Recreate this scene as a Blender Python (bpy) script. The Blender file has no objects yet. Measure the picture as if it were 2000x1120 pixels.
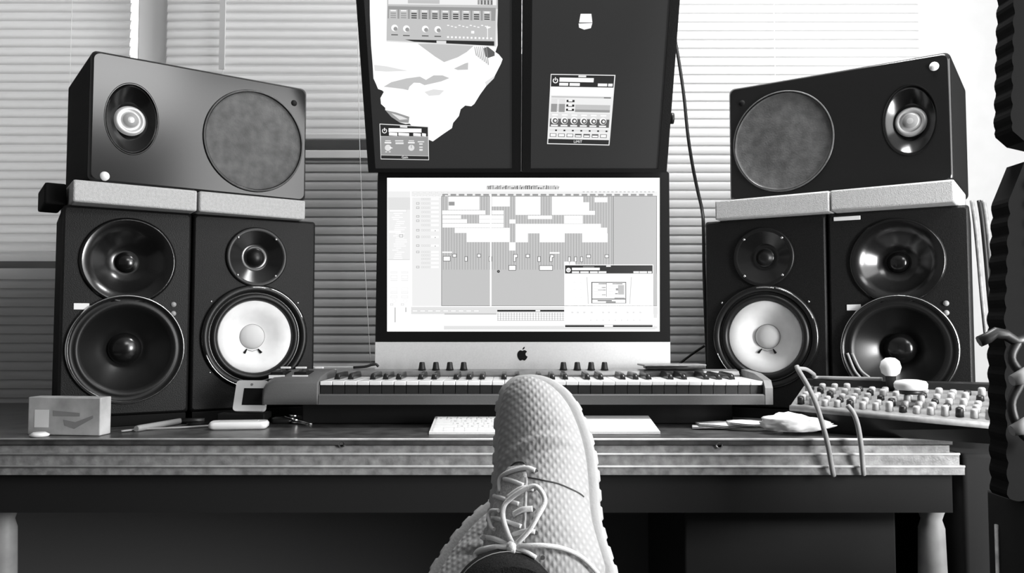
import bpy, bmesh, math, random
from mathutils import Vector, Matrix
from mathutils.bvhtree import BVHTree
random.seed(7)
sc = bpy.context.scene
COL = sc.collection
# ------------------------------------------------------------------ camera
F = 1580.0
CZ = 0.94
PITCH = math.atan(80.0 / F)
cam_d = bpy.data.cameras.new('camera')
cam_d.sensor_width = 36.0
cam_d.lens = F / 2000.0 * 36.0
cam_d.clip_start = 0.02
cam = bpy.data.objects.new('camera', cam_d)
COL.objects.link(cam)
cam.location = (0, 0, CZ)
cam.rotation_euler = (math.pi / 2 + PITCH, 0, 0)
sc.camera = cam
# ------------------------------------------------------------------ world, lights, exposure
sc.view_settings.view_transform = 'Standard'
sc.view_settings.look = 'None'
sc.view_settings.gamma = 1.0
sc.view_settings.use_curve_mapping = False
sc.view_settings.exposure = 0.0
W = bpy.data.worlds.new('world')
sc.world = W
W.use_nodes = True
W.node_tree.nodes['Background'].inputs[0].default_value = (1, 1, 1, 1)
W.node_tree.nodes['Background'].inputs[1].default_value = 0.11


def area(name, loc, target, sx, sy, power):
    d = bpy.data.lights.new(name, 'AREA')
    d.shape = 'RECTANGLE'
    d.size = sx
    d.size_y = sy
    d.energy = power
    o = bpy.data.objects.new(name, d)
    COL.objects.link(o)
    o.location = loc
    o.rotation_euler = (Vector(target) - Vector(loc)).to_track_quat('-Z', 'Y').to_euler()
    return o


area('daylight_left', (-1.6, 3.0, 1.75), (-1.6, 2.0, 1.65), 2.2, 1.6, 28)
area('daylight_centre', (-0.42, 2.95, 1.95), (-0.42, 2.0, 1.7), 1.5, 1.3, 5.0)
area('daylight_right', (0.6, 2.95, 1.65), (0.6, 2.0, 1.55), 1.6, 1.5, 12)
area('side_window_light', (2.1, 0.2, 1.35), (-0.1, 1.5, 1.0), 1.3, 2.0, 46)
area('speaker_glare_light', (1.14, -0.36, 2.2), (-0.75, 1.55, 1.4), 0.75, 0.42, 11)  # added panel, placed so the upper left speaker shows its glare
area('low_lamp_light', (1.5, 0.45, 0.98), (0.4, 1.4, 0.75), 0.35, 0.5, 30)
area('ceiling_light', (0.75, 1.45, 2.4), (0.2, 1.5, 0.7), 0.5, 0.4, 35)

# ------------------------------------------------------------------ helpers
WM = {}


def at(px, py, Y):
    u = (px - 1000.0) / F
    v = (560.0 - py) / F
    y = math.cos(PITCH) - v * math.sin(PITCH)
    z = math.sin(PITCH) + v * math.cos(PITCH)
    k = Y / y
    return Vector((u * k, Y, CZ + z * k))


def ray(px, py):
    p = at(px, py, 1.0) - Vector((0, 0, CZ))
    return p.normalized()


class Plane:
    """a real plane in the room: point, lateral axis A, up axis B, normal N (towards the viewer side)"""
    def __init__(s, P, B, N):
        s.P = Vector(P)
        s.B = Vector(B).normalized()
        s.N = Vector(N).normalized()
        s.A = s.B.cross(s.N).normalized()

    def hit(s, px, py, off=0.0):
        d = ray(px, py)
        o = Vector((0, 0, CZ))
        P = s.P + s.N * off
        return o + d * ((P - o).dot(s.N) / d.dot(s.N))


def new_mat(name):
    m = bpy.data.materials.new(name)
    m.use_nodes = True
    return m, m.node_tree, m.node_tree.nodes['Principled BSDF']


def mat(name, v, rough=0.5, spec=0.5, metal=0.0, coat=0.0, noise=0.0, nscale=60.0, bump=0.0, bscale=400.0, v2=None):
    m, nt, b = new_mat(name)
    b.inputs['Base Color'].default_value = (v, v, v, 1)
    b.inputs['Roughness'].default_value = rough
    b.inputs['Specular IOR Level'].default_value = spec
    b.inputs['Metallic'].default_value = metal
    b.inputs['Coat Weight'].default_value = coat
    tc = nt.nodes.new('ShaderNodeTexCoord')
    if noise > 0:
        n = nt.nodes.new('ShaderNodeTexNoise')
        n.inputs['Scale'].default_value = nscale
        n.inputs['Detail'].default_value = 5
        r = nt.nodes.new('ShaderNodeMapRange')
        r.inputs['From Min'].default_value = 0.3
        r.inputs['From Max'].default_value = 0.7
        r.inputs['To Min'].default_value = v * (1 - noise)
        r.inputs['To Max'].default_value = v * (1 + noise)
        nt.links.new(tc.outputs['Object'], n.inputs['Vector'])
        nt.links.new(n.outputs['Fac'], r.inputs['Value'])
        nt.links.new(r.outputs[0], b.inputs['Base Color'])
    if bump > 0:
        n2 = nt.nodes.new('ShaderNodeTexNoise')
        n2.inputs['Scale'].default_value = bscale
        n2.inputs['Detail'].default_value = 3
        bp = nt.nodes.new('ShaderNodeBump')
        bp.inputs['Strength'].default_value = bump
        bp.inputs['Distance'].default_value = 0.002
        nt.links.new(tc.outputs['Object'], n2.inputs['Vector'])
        nt.links.new(n2.outputs['Fac'], bp.inputs['Height'])
        nt.links.new(bp.outputs[0], b.inputs['Normal'])
    return m


def emit(name, v, k=1.0):
    m, nt, b = new_mat(name)
    b.inputs['Base Color'].default_value = (0.01, 0.01, 0.01, 1)
    b.inputs['Roughness'].default_value = 0.4
    b.inputs['Emission Color'].default_value = (v, v, v, 1)
    b.inputs['Emission Strength'].default_value = k
    return m


M = {
    'cab': mat('speaker_black_vinyl', 0.008, 0.5, 0.25, noise=0.35, nscale=300, bump=0.3, bscale=500),
    'cab_side': mat('speaker_side_vinyl', 0.010, 0.9, 0.08),
    'cab_satin': mat('speaker_black_satin', 0.010, 0.17, 0.6),
    'cab_grey': mat('speaker_charcoal_paint', 0.007, 0.5, 0.22, noise=0.4, nscale=350, bump=0.35, bscale=600),
    'blackgloss': mat('gloss_black_plastic', 0.006, 0.2, 0.6),
    'rubber': mat('black_rubber', 0.007, 0.4, 0.35),
    'cone_black': mat('black_cone', 0.007, 0.28, 0.5),
    'cone_white': mat('white_paper_cone', 0.80, 0.6, 0.3, noise=0.05, nscale=40),
    'cap_white': mat('white_dust_cap', 0.60, 0.6, 0.3),
    'cone_grey': mat('dusty_grey_cone', 0.09, 0.6, 0.3, noise=0.3, nscale=45, bump=0.3, bscale=300),
    'dome': mat('silver_dome', 0.55, 0.35, 0.5, metal=0.3),
    'silver': mat('bright_metal', 0.7, 0.25, 0.5, metal=1.0),
    'foam': mat('pale_foam', 0.48, 0.95, 0.1, noise=0.1, nscale=200, bump=0.5, bscale=500),
    'darkfoam': mat('dark_foam', 0.009, 0.95, 0.1),
    'desk': mat('dark_desk_wood', 0.07, 0.32, 0.5, noise=0.45, nscale=35, bump=0.15, bscale=300),
    'deskedge': mat('highlight_pale_moulding', 0.45, 0.25, 0.6, noise=0.2, nscale=30),  # pale colour paints the highlights along the desk's front edges
    'deskface': mat('desk_front_wood', 0.27, 0.3, 0.5, noise=0.4, nscale=60, bump=0.2, bscale=300),
    'deskleg': mat('desk_leg_paint', 0.34, 0.5, 0.4, noise=0.2, nscale=20),
    'under': mat('underdesk_lifted_black', 0.15, 0.9, 0.05),  # albedo lifted in place of fill light under the desk
    'apron': mat('apron_black_paint', 0.022, 0.9, 0.05),
    'black': mat('matt_black', 0.008, 0.7, 0.15),
    'dark': mat('dark_plastic', 0.012, 0.45, 0.5),
    'alu': mat('brushed_aluminium', 0.75, 0.5, 0.4, metal=0.0, noise=0.04, nscale=300),
    'bezel': mat('black_glass_bezel', 0.008, 0.35, 0.2),
    'monbezel': mat('monitor_bezel_plastic', 0.007, 0.4, 0.3, bump=0.15),
    'screenblack': emit('screen_black', 0.022),
    'px0': emit('pixels_black', 0.02),
    'px1': emit('pixels_dark_grey', 0.11),
    'px2': emit('pixels_mid_grey', 0.33),
    'px3': emit('pixels_light_grey', 0.56),
    'px4': emit('pixels_pale', 0.78),
    'px4b': emit('pixels_paler', 0.88),
    'px5': emit('pixels_white', 1.0, 1.05),
    'blind': None,
    'rail': mat('blind_rail_white', 0.72, 0.5),
    'cord': mat('white_cord', 0.75, 0.7),
    'wall': mat('white_painted_wall', 0.42, 0.8, 0.2, noise=0.03, nscale=20),
    'casing': mat('window_casing_paint', 0.85, 0.6, 0.3),
    'floor': mat('dark_carpet', 0.015, 0.95, 0.1, noise=0.3, nscale=200),
    'ceiling': mat('ceiling_paint', 0.6, 0.9, 0.1),
    'midi': mat('midi_grey_plastic', 0.10, 0.45, 0.4, bump=0.25, bscale=900),
    'miditop': mat('midi_silver_panel', 0.20, 0.4, 0.5, noise=0.15, nscale=60),
    'mididark': mat('midi_dark_base', 0.006, 0.6, 0.3),
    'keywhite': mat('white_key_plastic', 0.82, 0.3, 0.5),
    'keyfront': mat('key_front_shade', 0.018, 0.5, 0.4, bump=0.3, bscale=900),  # shade on the key fronts painted as a dark colour
    'keyblack': mat('black_key_plastic', 0.008, 0.3, 0.5),
    'white': mat('white_plastic', 0.8, 0.4, 0.5),
    'paper': mat('white_paper', 0.78, 0.8, 0.2, noise=0.05, nscale=60),
    'print': mat('grey_printing', 0.25, 0.7, 0.2),
    'cable_w': mat('pale_grey_cable', 0.30, 0.5, 0.4),
    'cable_b': mat('black_cable', 0.012, 0.5, 0.4),
    'mix': mat('mixer_pale_panel', 0.25, 0.5, 0.4, noise=0.2, nscale=80),
    'knob': mat('pale_knob', 0.42, 0.45, 0.4),
    'sole': mat('shoe_midsole_foam', 0.36, 0.7, 0.2, noise=0.05, nscale=60, bump=0.2, bscale=300),
    'lace': mat('white_lace', 0.78, 0.85, 0.15, bump=0.6, bscale=1500),
    'tongue': mat('shoe_tongue_mesh', 0.42, 0.9, 0.1, bump=0.5, bscale=900, noise=0.25, nscale=400),
    'seam': mat('dark_seam', 0.05, 0.8),
    'jeans': mat('dark_denim', 0.015, 0.9, 0.1, noise=0.5, nscale=500, bump=0.5, bscale=900),
    'stitch': mat('denim_stitch', 0.3, 0.8),
    'rack': mat('rack_black', 0.035, 0.7, 0.1),
    'card': mat('cardboard_pale', 0.42, 0.7, 0.2, noise=0.25, nscale=25),
}


def translucent_blind():
    m, nt, b = new_mat('white_blind_slat')
    b.inputs['Base Color'].default_value = (0.58, 0.58, 0.58, 1)
    b.inputs['Roughness'].default_value = 0.5
    tr = nt.nodes.new('ShaderNodeBsdfTranslucent')
    tr.inputs['Color'].default_value = (0.75, 0.75, 0.75, 1)
    mx = nt.nodes.new('ShaderNodeMixShader')
    mx.inputs[0].default_value = 0.30
    nt.links.new(b.outputs[0], mx.inputs[1])
    nt.links.new(tr.outputs[0], mx.inputs[2])
    nt.links.new(mx.outputs[0], nt.nodes['Material Output'].inputs[0])
    return m


M['blind'] = translucent_blind()


def glass_mat():
    m, nt, b = new_mat('window_glass')
    b.inputs['Base Color'].default_value = (1, 1, 1, 1)
    b.inputs['Transmission Weight'].default_value = 1.0
    b.inputs['Roughness'].default_value = 0.0
    b.inputs['IOR'].default_value = 1.02
    return m


M['glass'] = glass_mat()


def knit_mat():
    """pale knitted upper with a raised diamond grid"""
    m, nt, b = new_mat('shoe_knit')
    b.inputs['Roughness'].default_value = 0.85
    b.inputs['Specular IOR Level'].default_value = 0.15
    tc = nt.nodes.new('ShaderNodeTexCoord')
    outs = []
    for ang in (33, -38):
        mp = nt.nodes.new('ShaderNodeMapping')
        mp.inputs['Rotation'].default_value = (0, 0, math.radians(ang))
        w = nt.nodes.new('ShaderNodeTexWave')
        w.bands_direction = 'X'
        w.inputs['Scale'].default_value = 48.0
        w.inputs['Distortion'].default_value = 0.6
        w.inputs['Detail'].default_value = 1
        nt.links.new(tc.outputs['Object'], mp.inputs['Vector'])
        nt.links.new(mp.outputs[0], w.inputs['Vector'])
        outs.append(w)
    mn = nt.nodes.new('ShaderNodeMath')
    mn.operation = 'MULTIPLY'
    nt.links.new(outs[0].outputs['Fac'], mn.inputs[0])
    nt.links.new(outs[1].outputs['Fac'], mn.inputs[1])
    ns = nt.nodes.new('ShaderNodeTexNoise')
    ns.inputs['Scale'].default_value = 900
    nt.links.new(tc.outputs['Object'], ns.inputs['Vector'])
    ad = nt.nodes.new('ShaderNodeMath')
    ad.operation = 'MULTIPLY_ADD'
    ad.inputs[1].default_value = 0.25
    nt.links.new(ns.outputs['Fac'], ad.inputs[0])
    nt.links.new(mn.outputs[0], ad.inputs[2])
    bp = nt.nodes.new('ShaderNodeBump')
    bp.inputs['Strength'].default_value = 0.4
    bp.inputs['Distance'].default_value = 0.0022
    nt.links.new(ad.outputs[0], bp.inputs['Height'])
    nt.links.new(bp.outputs[0], b.inputs['Normal'])
    r = nt.nodes.new('ShaderNodeMapRange')
    r.inputs['To Min'].default_value = 0.31
    r.inputs['To Max'].default_value = 0.38
    nt.links.new(mn.outputs[0], r.inputs['Value'])
    nt.links.new(r.outputs[0], b.inputs['Base Color'])
    return m


M['knit'] = knit_mat()


class MB:
    def __init__(s):
        s.bm = bmesh.new()
        s.mats = []
        s.cur = 0

    def m(s, name):
        mt = M[name]
        if mt not in s.mats:
            s.mats.append(mt)
        s.cur = s.mats.index(mt)
        return s

    def face(s, vs, smooth=False):
        try:
            f = s.bm.faces.new(vs)
        except ValueError:
            return None
        f.material_index = s.cur
        f.smooth = smooth
        return f

    def v(s, p):
        return s.bm.verts.new(p)

    def box(s, lo, hi, X=None, bev=0.0):
        vs = [s.v(Vector((x, y, z))) for z in (lo[2], hi[2]) for y in (lo[1], hi[1]) for x in (lo[0], hi[0])]
        fs = [s.face([vs[i] for i in q]) for q in ((0, 2, 3, 1), (4, 5, 7, 6), (0, 1, 5, 4), (2, 6, 7, 3), (0, 4, 6, 2), (1, 3, 7, 5))]
        if bev > 0:
            es = list({e for f in fs for e in f.edges})
            r = bmesh.ops.bevel(s.bm, geom=es, offset=bev, segments=2, profile=0.6, affect='EDGES', material=-1)
            vs = list({v for f in r['faces'] for v in f.verts} | {v for v in vs if v.is_valid})
            for f in r['faces']:
                f.material_index = s.cur
                f.smooth = True
        if X is not None:
            for v in vs:
                if v.is_valid:
                    v.co = X @ v.co
        return s

    def loft(s, rings, close=True, cap=True, smooth=True):
        R = [[s.v(p) for p in ring] for ring in rings]
        n = len(R[0])
        for a, b in zip(R, R[1:]):
            for i in range(n if close else n - 1):
                j = (i + 1) % n
                s.face([a[i], a[j], b[j], b[i]], smooth)
        if cap:
            s.face(list(reversed(R[0])), False)
            s.face(R[-1], False)
        return s

    def tube(s, pts, r, n=8, cap=True, flat=1.0):
        pts = [Vector(p) for p in pts]
        rings = []
        prev = None
        for i, p in enumerate(pts):
            t = (pts[min(i + 1, len(pts) - 1)] - pts[max(i - 1, 0)])
            if t.length < 1e-9:
                t = Vector((0, 0, 1))
            t.normalize()
            up = prev if prev is not None else (Vector((0, 0, 1)) if abs(t.z) < 0.9 else Vector((0, 1, 0)))
            a = t.cross(up)
            if a.length < 1e-6:
                a = t.cross(Vector((1, 0, 0)))
            a.normalize()
            b = a.cross(t).normalized()
            prev = b
            rr = r[i] if isinstance(r, (list, tuple)) else r
            rings.append([p + a * math.cos(2 * math.pi * k / n) * rr + b * math.sin(2 * math.pi * k / n) * rr * flat for k in range(n)])
        return s.loft(rings, cap=cap)

    def lathe(s, prof, c, n=56, ex=1.0, ez=1.0, axis='y', capend=True, mats=None):
        """profile (r, offset along axis)"""
        R = []
        for (r, h) in prof:
            if r <= 1e-6:
                if axis == 'y':
                    R.append([s.v(Vector((c[0], c[1] + h, c[2])))])
                else:
                    R.append([s.v(Vector((c[0], c[1], c[2] + h)))])
                continue
            ring = []
            for k in range(n):
                a = 2 * math.pi * k / n
                if axis == 'y':
                    ring.append(s.v(Vector((c[0] + r * ex * math.cos(a), c[1] + h, c[2] + r * ez * math.sin(a)))))
                else:
                    ring.append(s.v(Vector((c[0] + r * ex * math.cos(a), c[1] + r * ez * math.sin(a), c[2] + h))))
            R.append(ring)
        for q, (a, b) in enumerate(zip(R, R[1:])):
            if mats:
                s.m(mats[q])
            if len(a) == 1 and len(b) == 1:
                continue
            for i in range(n):
                j = (i + 1) % n
                if len(a) == 1:
                    s.face([a[0], b[i], b[j]], True)
                elif len(b) == 1:
                    s.face([a[i], a[j], b[0]], True)
                else:
                    s.face([a[i], a[j], b[j], b[i]], True)
        return s

    def poly(s, pts):
        s.face([s.v(Vector(p)) for p in pts])
        return s

    def prism(s, pts, off):
        """outline extruded by vector off"""
        a = [Vector(p) for p in pts]
        off = Vector(off)
        A = [s.v(p) for p in a]
        B = [s.v(p + off) for p in a]
        s.face(A)
        s.face(list(reversed(B)))
        n = len(A)
        for i in range(n):
            j = (i + 1) % n
            s.face([A[j], A[i], B[i], B[j]])
        return s

    def build(s, name, parent=None, world=False, normals=True):
        if normals:
            bmesh.ops.recalc_face_normals(s.bm, faces=s.bm.faces[:])
        if world and parent is not None:
            s.bm.transform(WM[parent.name].inverted())
        me = bpy.data.meshes.new(name)
        s.bm.to_mesh(me)
        s.bm.free()
        for mt in s.mats:
            me.materials.append(mt)
        o = bpy.data.objects.new(name, me)
        COL.objects.link(o)
        if parent is not None:
            o.parent = parent
            WM[o.name] = WM[parent.name].copy()
        else:
            WM[o.name] = Matrix.Identity(4)
        return o


def recenter(o):
    """puts a top-level mesh's origin at its own base"""
    vs = o.data.vertices
    lo = [min(v.co[i] for v in vs) for i in range(3)]
    hi = [max(v.co[i] for v in vs) for i in range(3)]
    c = Vector(((lo[0] + hi[0]) / 2, (lo[1] + hi[1]) / 2, lo[2]))
    o.data.transform(Matrix.Translation(-c))
    o.location = c
    WM[o.name] = Matrix.Translation(c)
    return o


def tag(o, label, cat, group=None):
    o['label'] = label
    o['category'] = cat
    if group:
        o['group'] = group
    return o


def thing(name, label, cat, loc=(0, 0, 0), rz=0.0, group=None, mtx=None, parent=None):
    o = bpy.data.objects.new(name, None)
    COL.objects.link(o)
    o.empty_display_size = 0.05
    m = mtx if mtx is not None else Matrix.Translation(Vector(loc)) @ Matrix.Rotation(rz, 4, 'Z')
    if parent is not None:
        o.parent = parent
        o.matrix_local = WM[parent.name].inverted() @ m
    else:
        o.matrix_local = m
    WM[o.name] = m.copy()
    if label:
        tag(o, label, cat, group)
    return o


def struct(o):
    o['kind'] = 'structure'
    return o


def circle(cx, cz, r, n=48, ex=1.0, ez=1.0, y=0.0):
    return [Vector((cx + r * ex * math.cos(2 * math.pi * k / n), y, cz + r * ez * math.sin(2 * math.pi * k / n))) for k in range(n)]


def rrect(x0, z0, x1, z1, r, y=0.0, n=5):
    out = []
    for cx, cz, a0 in ((x1 - r, z1 - r, 0), (x0 + r, z1 - r, 90), (x0 + r, z0 + r, 180), (x1 - r, z0 + r, 270)):
        for k in range(n + 1):
            a = math.radians(a0 + 90 * k / n)
            out.append(Vector((cx + r * math.cos(a), y, cz + r * math.sin(a))))
    return out


def smooth_path(pts, k=6):
    pts = [Vector(p) for p in pts]
    if len(pts) < 3:
        return pts
    out = []
    P = [pts[0] * 2 - pts[1]] + pts + [pts[-1] * 2 - pts[-2]]
    for i in range(1, len(P) - 2):
        a, b, c, d = P[i - 1], P[i], P[i + 1], P[i + 2]
        for q in range(k):
            t = q / k
            out.append(0.5 * ((2 * b) + (c - a) * t + (2 * a - 5 * b + 4 * c - d) * t * t + (3 * b - a - 3 * c + d) * t ** 3))
    out.append(pts[-1])
    return out


def text_mb(mb, body, plane, px, py, hpx, matname, off):
    """flat lettering on a plane, centred on a point, capital height hpx"""
    cu = bpy.data.curves.new('lettering', 'FONT')
    cu.body = body
    cu.size = 1.0
    cu.align_x = 'CENTER'
    cu.align_y = 'CENTER'
    o = bpy.data.objects.new('lettering', cu)
    COL.objects.link(o)
    dg = bpy.context.evaluated_depsgraph_get()
    me = o.evaluated_get(dg).to_mesh()
    c = plane.hit(px, py, off)
    size = (plane.hit(px, py - hpx, off) - c).length / 0.7
    mb.m(matname)
    vs = [mb.v(c + plane.A * v.co.x * size + plane.B * v.co.y * size) for v in me.vertices]
    for p in me.polygons:
        mb.face([vs[i] for i in p.vertices])
    o.evaluated_get(dg).to_mesh_clear()
    bpy.data.objects.remove(o)
    bpy.data.curves.remove(cu)


# ------------------------------------------------------------------ the room
YB = 2.08            # blinds hang here
YW = 2.16            # inner face of the back wall


def zb(py):
    return at(1000, py, YB).z


def xb(px):
    return at(px, 300, YB).x


struct(MB().m('floor').box((-2.6, -2.4, -0.05), (2.6, 2.3, 0.0)).build('floor'))
struct(MB().m('ceiling').box((-2.6, -2.4, 2.5), (2.6, 2.3, 2.55)).build('ceiling'))
struct(MB().m('wall').box((-2.6, -2.4, 0), (-2.5, 2.16, 2.5)).build('wall_left'))
struct(MB().m('wall').box((2.5, -2.4, 0), (2.6, 2.16, 2.5)).build('wall_right'))
OP = [(-2.2, xb(240), zb(490)), (xb(300), xb(1000), zb(252)), (xb(1030), xb(1810), zb(405))]
b = MB().m('wall')
ZT = 2.3
b.box((-2.6, YW, ZT), (2.6, YW + 0.1, 2.5))
edges = [-2.6, OP[0][0], OP[0][1], OP[1][0], OP[1][1], OP[2][0], OP[2][1], 2.6]
for i in range(0, 8, 2):
    b.box((edges[i], YW, 0), (edges[i + 1], YW + 0.1, ZT))
for (x0, x1, z0) in OP:
    b.box((x0, YW, 0), (x1, YW + 0.1, z0))
struct(b.build('wall_back'))
for i, (x0, x1, z0) in enumerate(OP):
    w = MB().m('casing')
    t = 0.012
    for q in ((x0, z0, x0 + t, ZT), (x1 - t, z0, x1, ZT), (x0 + t, z0, x1 - t, z0 + t), (x0 + t, ZT - t, x1 - t, ZT)):
        w.box((q[0], YW + 0.03, q[1]), (q[2], YW + 0.08, q[3]))
    wo = struct(w.build('window_%d' % (i + 1)))
    MB().m('glass').box((x0 + t, YW + 0.052, z0 + t), (x1 - t, YW + 0.056, ZT - t)).build('pane', wo)
struct(MB().m('under').box((xb(300), 2.145, zb(325)), (xb(1000), 2.158, zb(250))).build('gap_darkener_centre'))  # added dark strip, gives the shade seen through the centre blind's gap
struct(MB().m('under').box((-2.2, 2.145, zb(545)), (xb(256), 2.158, zb(488))).build('gap_darkener_left'))  # likewise added behind the left blind's gap, its colour supplies the dark
struct(MB().m('casing').box((xb(256), 2.1, 0.6), (xb(318), YW, 2.4), bev=0.004).build('trim_1'))

PITCHZ = 0.0233


def blind(label, x0, x1, zlo, zhi, gap=None, tilt=74, cords=(), group='white slatted blinds on the windows'):
    root = thing('window_blind', label, 'blind', ((x0 + x1) / 2, YB, zlo), 0, group)
    s = MB().m('blind')
    k = 0
    z = zhi - 0.03
    tl = math.radians(tilt)
    rails = []
    while z > zlo + 0.012:
        if gap and gap[0] < z < gap[1]:
            z -= PITCHZ
            continue
        pts = []
        jit = math.radians(random.uniform(-1.5, 1.5))
        for q in range(6):
            t = q / 5 - 0.5
            wloc = t * 0.030
            cv = 0.003 * (1 - 4 * t * t)
            cy, cz = math.cos(tl + jit), math.sin(tl + jit)
            # lower edge towards the room
            pts.append((YB - wloc * cy - cv * cz, z - wloc * cz + cv * cy))
        A = [s.v((x0, p[0], p[1])) for p in pts]
        B = [s.v((x1, p[0], p[1])) for p in pts]
        for i in range(5):
            s.face([A[i], B[i], B[i + 1], A[i + 1]], True)
        z -= PITCHZ
    so = s.build('slats', root, world=True, normals=False)
    r = MB().m('rail').box((x0, YB - 0.014, zhi - 0.012), (x1, YB + 0.014, zhi + 0.02), bev=0.002)
    r.build('head_rail', root, world=True)
    r = MB().m('rail').box((x0, YB - 0.013, zlo - 0.006), (x1, YB + 0.013, zlo + 0.008), bev=0.003)
    r.build('bottom_rail', root, world=True)
    for cx in cords:
        MB().m('cord').tube([(cx, YB - 0.018, zhi), (cx, YB - 0.018, zlo + 0.01)], 0.0008, 6).build('ladder_cord', root, world=True)
    return root


b1 = blind('white slatted window blind at the far left, left of the pale window casing', -2.25, xb(250), zb(870), 2.32, gap=(zb(530), zb(502)), cords=(xb(140),))
b2 = blind('white slatted blind between the pale casing and the desktop computer, with one dark gap', xb(322), xb(1010), zb(722), 2.32, gap=(zb(302), zb(264)), cords=(xb(437),))
b3 = blind('brightest white slatted blind, behind the right speaker stack and black hanging cable', xb(1016), xb(1800), zb(722), 2.32, cords=(xb(1512),))
MB().m('rail').box((xb(322), YB - 0.006, zb(273)), (xb(1010), YB + 0.004, zb(262)), bev=0.002).build('lift_rail', b2, world=True)
MB().m('rail').box((xb(322), YB - 0.010, zb(311)), (xb(1010), YB + 0.0, zb(295)), bev=0.002).build('lift_rail', b2, world=True)
MB().m('cord').tube(smooth_path([at(698, 20, 2.03), at(700, 160, 2.03), at(703, 300, 2.03), at(709, 450, 2.03), at(717, 600, 2.03), at(724, 715, 2.03)], 5), 0.0009, 6).build('pull_cord', b2, world=True)
MB().m('rail').box((xb(430), YB - 0.022, zb(140)), (xb(441), YB - 0.018, 2.3)).build('tilt_wand', b2, world=True)

# ------------------------------------------------------------------ desk
DZ = 0.75
DF = 1.396
root = thing('desk', 'dark wooden desk with three front mouldings coloured as pale highlights carrying the speakers and computer', 'desk', (-0.1, 1.7, 0))
DX0, DX1 = -1.5, 0.762
MB().m('desk').box((DX0, DF + 0.002, DZ - 0.012), (DX1 - 0.006, 2.05, DZ), bev=0.002).build('desktop', root, world=True)
z1, z2, z3 = DZ - 0.0265, DZ - 0.0468, DZ - 0.062
MB().m('deskface').box((DX0, DF + 0.007, z1), (DX1 - 0.01, DF + 0.03, DZ - 0.013)).build('front_board', root, world=True)
MB().m('deskface').box((DX0, DF + 0.004, z2), (DX1 + 0.005, DF + 0.03, z1)).build('front_board', root, world=True)
MB().m('deskface').box((DX0, DF + 0.001, z3), (DX1 + 0.012, DF + 0.03, z2)).build('front_board', root, world=True)
for z, y, x1 in ((DZ - 0.0015, DF, DX1 - 0.006), (z1, DF, DX1 + 0.004), (z2 - 0.0005, DF - 0.002, DX1 + 0.011)):
    MB().m('deskedge').tube([(DX0, y + 0.001, z), (x1, y + 0.001, z)], 0.0021, 10).build('edge_moulding', root, world=True)
MB().m('apron').box((DX0, DF + 0.02, 0.62), (DX1, DF + 0.045, z3)).build('apron', root, world=True)
MB().m('under').box((DX0, 1.93, 0.08), (DX1, 1.95, DZ - 0.02)).build('back_panel', root, world=True)
MB().m('rack').box((0.315, DF + 0.10, 0.1), (0.70, 1.9, 0.61), bev=0.004).build('drawer_pedestal', root, world=True)
for px, py in ((668, 868), (1404, 870)):
    p = at(px, py, DF + 0.005)
    MB().m('dark').lathe([(0.0062, 0.0), (0.0062, -0.002), (0.004, -0.0035), (0.0036, 0.0), (0.0, 0.0)], p, 20, mats=['silver', 'silver', 'black', 'black']).build('screw', root, world=True)
for x in (0.755, -0.915):
    prof = [(0.030, 0.655), (0.031, 0.645), (0.029, 0.625), (0.021, 0.606), (0.0175, 0.595), (0.022, 0.58), (0.024, 0.5), (0.021, 0.2), (0.024, 0.0)]
    MB().m('deskleg').lathe([(0.0, 0.655)] + prof + [(0, 0)], (x, DF + 0.08, 0), 28, axis='z').build('leg', root, world=True)

# ------------------------------------------------------------------ speakers
K = 1.06


def frame_from(A, B):
    A = Vector((A[0], A[1], 0)) * K
    B = Vector((B[0], B[1], 0)) * K
    d = B - A
    return A, B, d.length, math.atan2(d.y, d.x)


def cabinet(root, w, h, dep, holes, matname, rad=0.006, name='cabinet'):
    """holes: (cx, cz, r, ex, ez)"""
    mb = MB().m(matname)
    bm = mb.bm
    o1 = rrect(-w / 2, 0, w / 2, h, rad, y=0.006)
    o0 = rrect(-w / 2 + 0.005, 0.005, w / 2 - 0.005, h - 0.005, rad, y=0.0)
    ob = rrect(-w / 2, 0, w / 2, h, rad, y=dep)
    R0 = [mb.v(p) for p in o0]
    R1 = [mb.v(p) for p in o1]
    R2 = [mb.v(p) for p in ob]
    n = len(R0)
    for i in range(n):
        j = (i + 1) % n
        mb.face([R0[i], R0[j], R1[j], R1[i]], True)
        mb.m('cab_side').face([R1[i], R1[j], R2[j], R2[i]], False)
        mb.m(matname)
    mb.m('cab_side').face(list(reversed(R2)))
    mb.m(matname)
    edges = []
    for i in range(n):
        e = bm.edges.get((R0[i], R0[(i + 1) % n])) or bm.edges.new((R0[i], R0[(i + 1) % n]))
        edges.append(e)
    for (cx, cz, r, ex, ez) in holes:
        c = [mb.v(p) for p in circle(cx, cz, r, 48, ex, ez)]
        for i in range(48):
            edges.append(bm.edges.new((c[i], c[(i + 1) % 48])))
    res = bmesh.ops.triangle_fill(bm, use_beauty=True, use_dissolve=False, edges=edges)
    for g in res['geom']:
        if isinstance(g, bmesh.types.BMFace):
            g.material_index = 0
    return mb.build(name, root)


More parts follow.
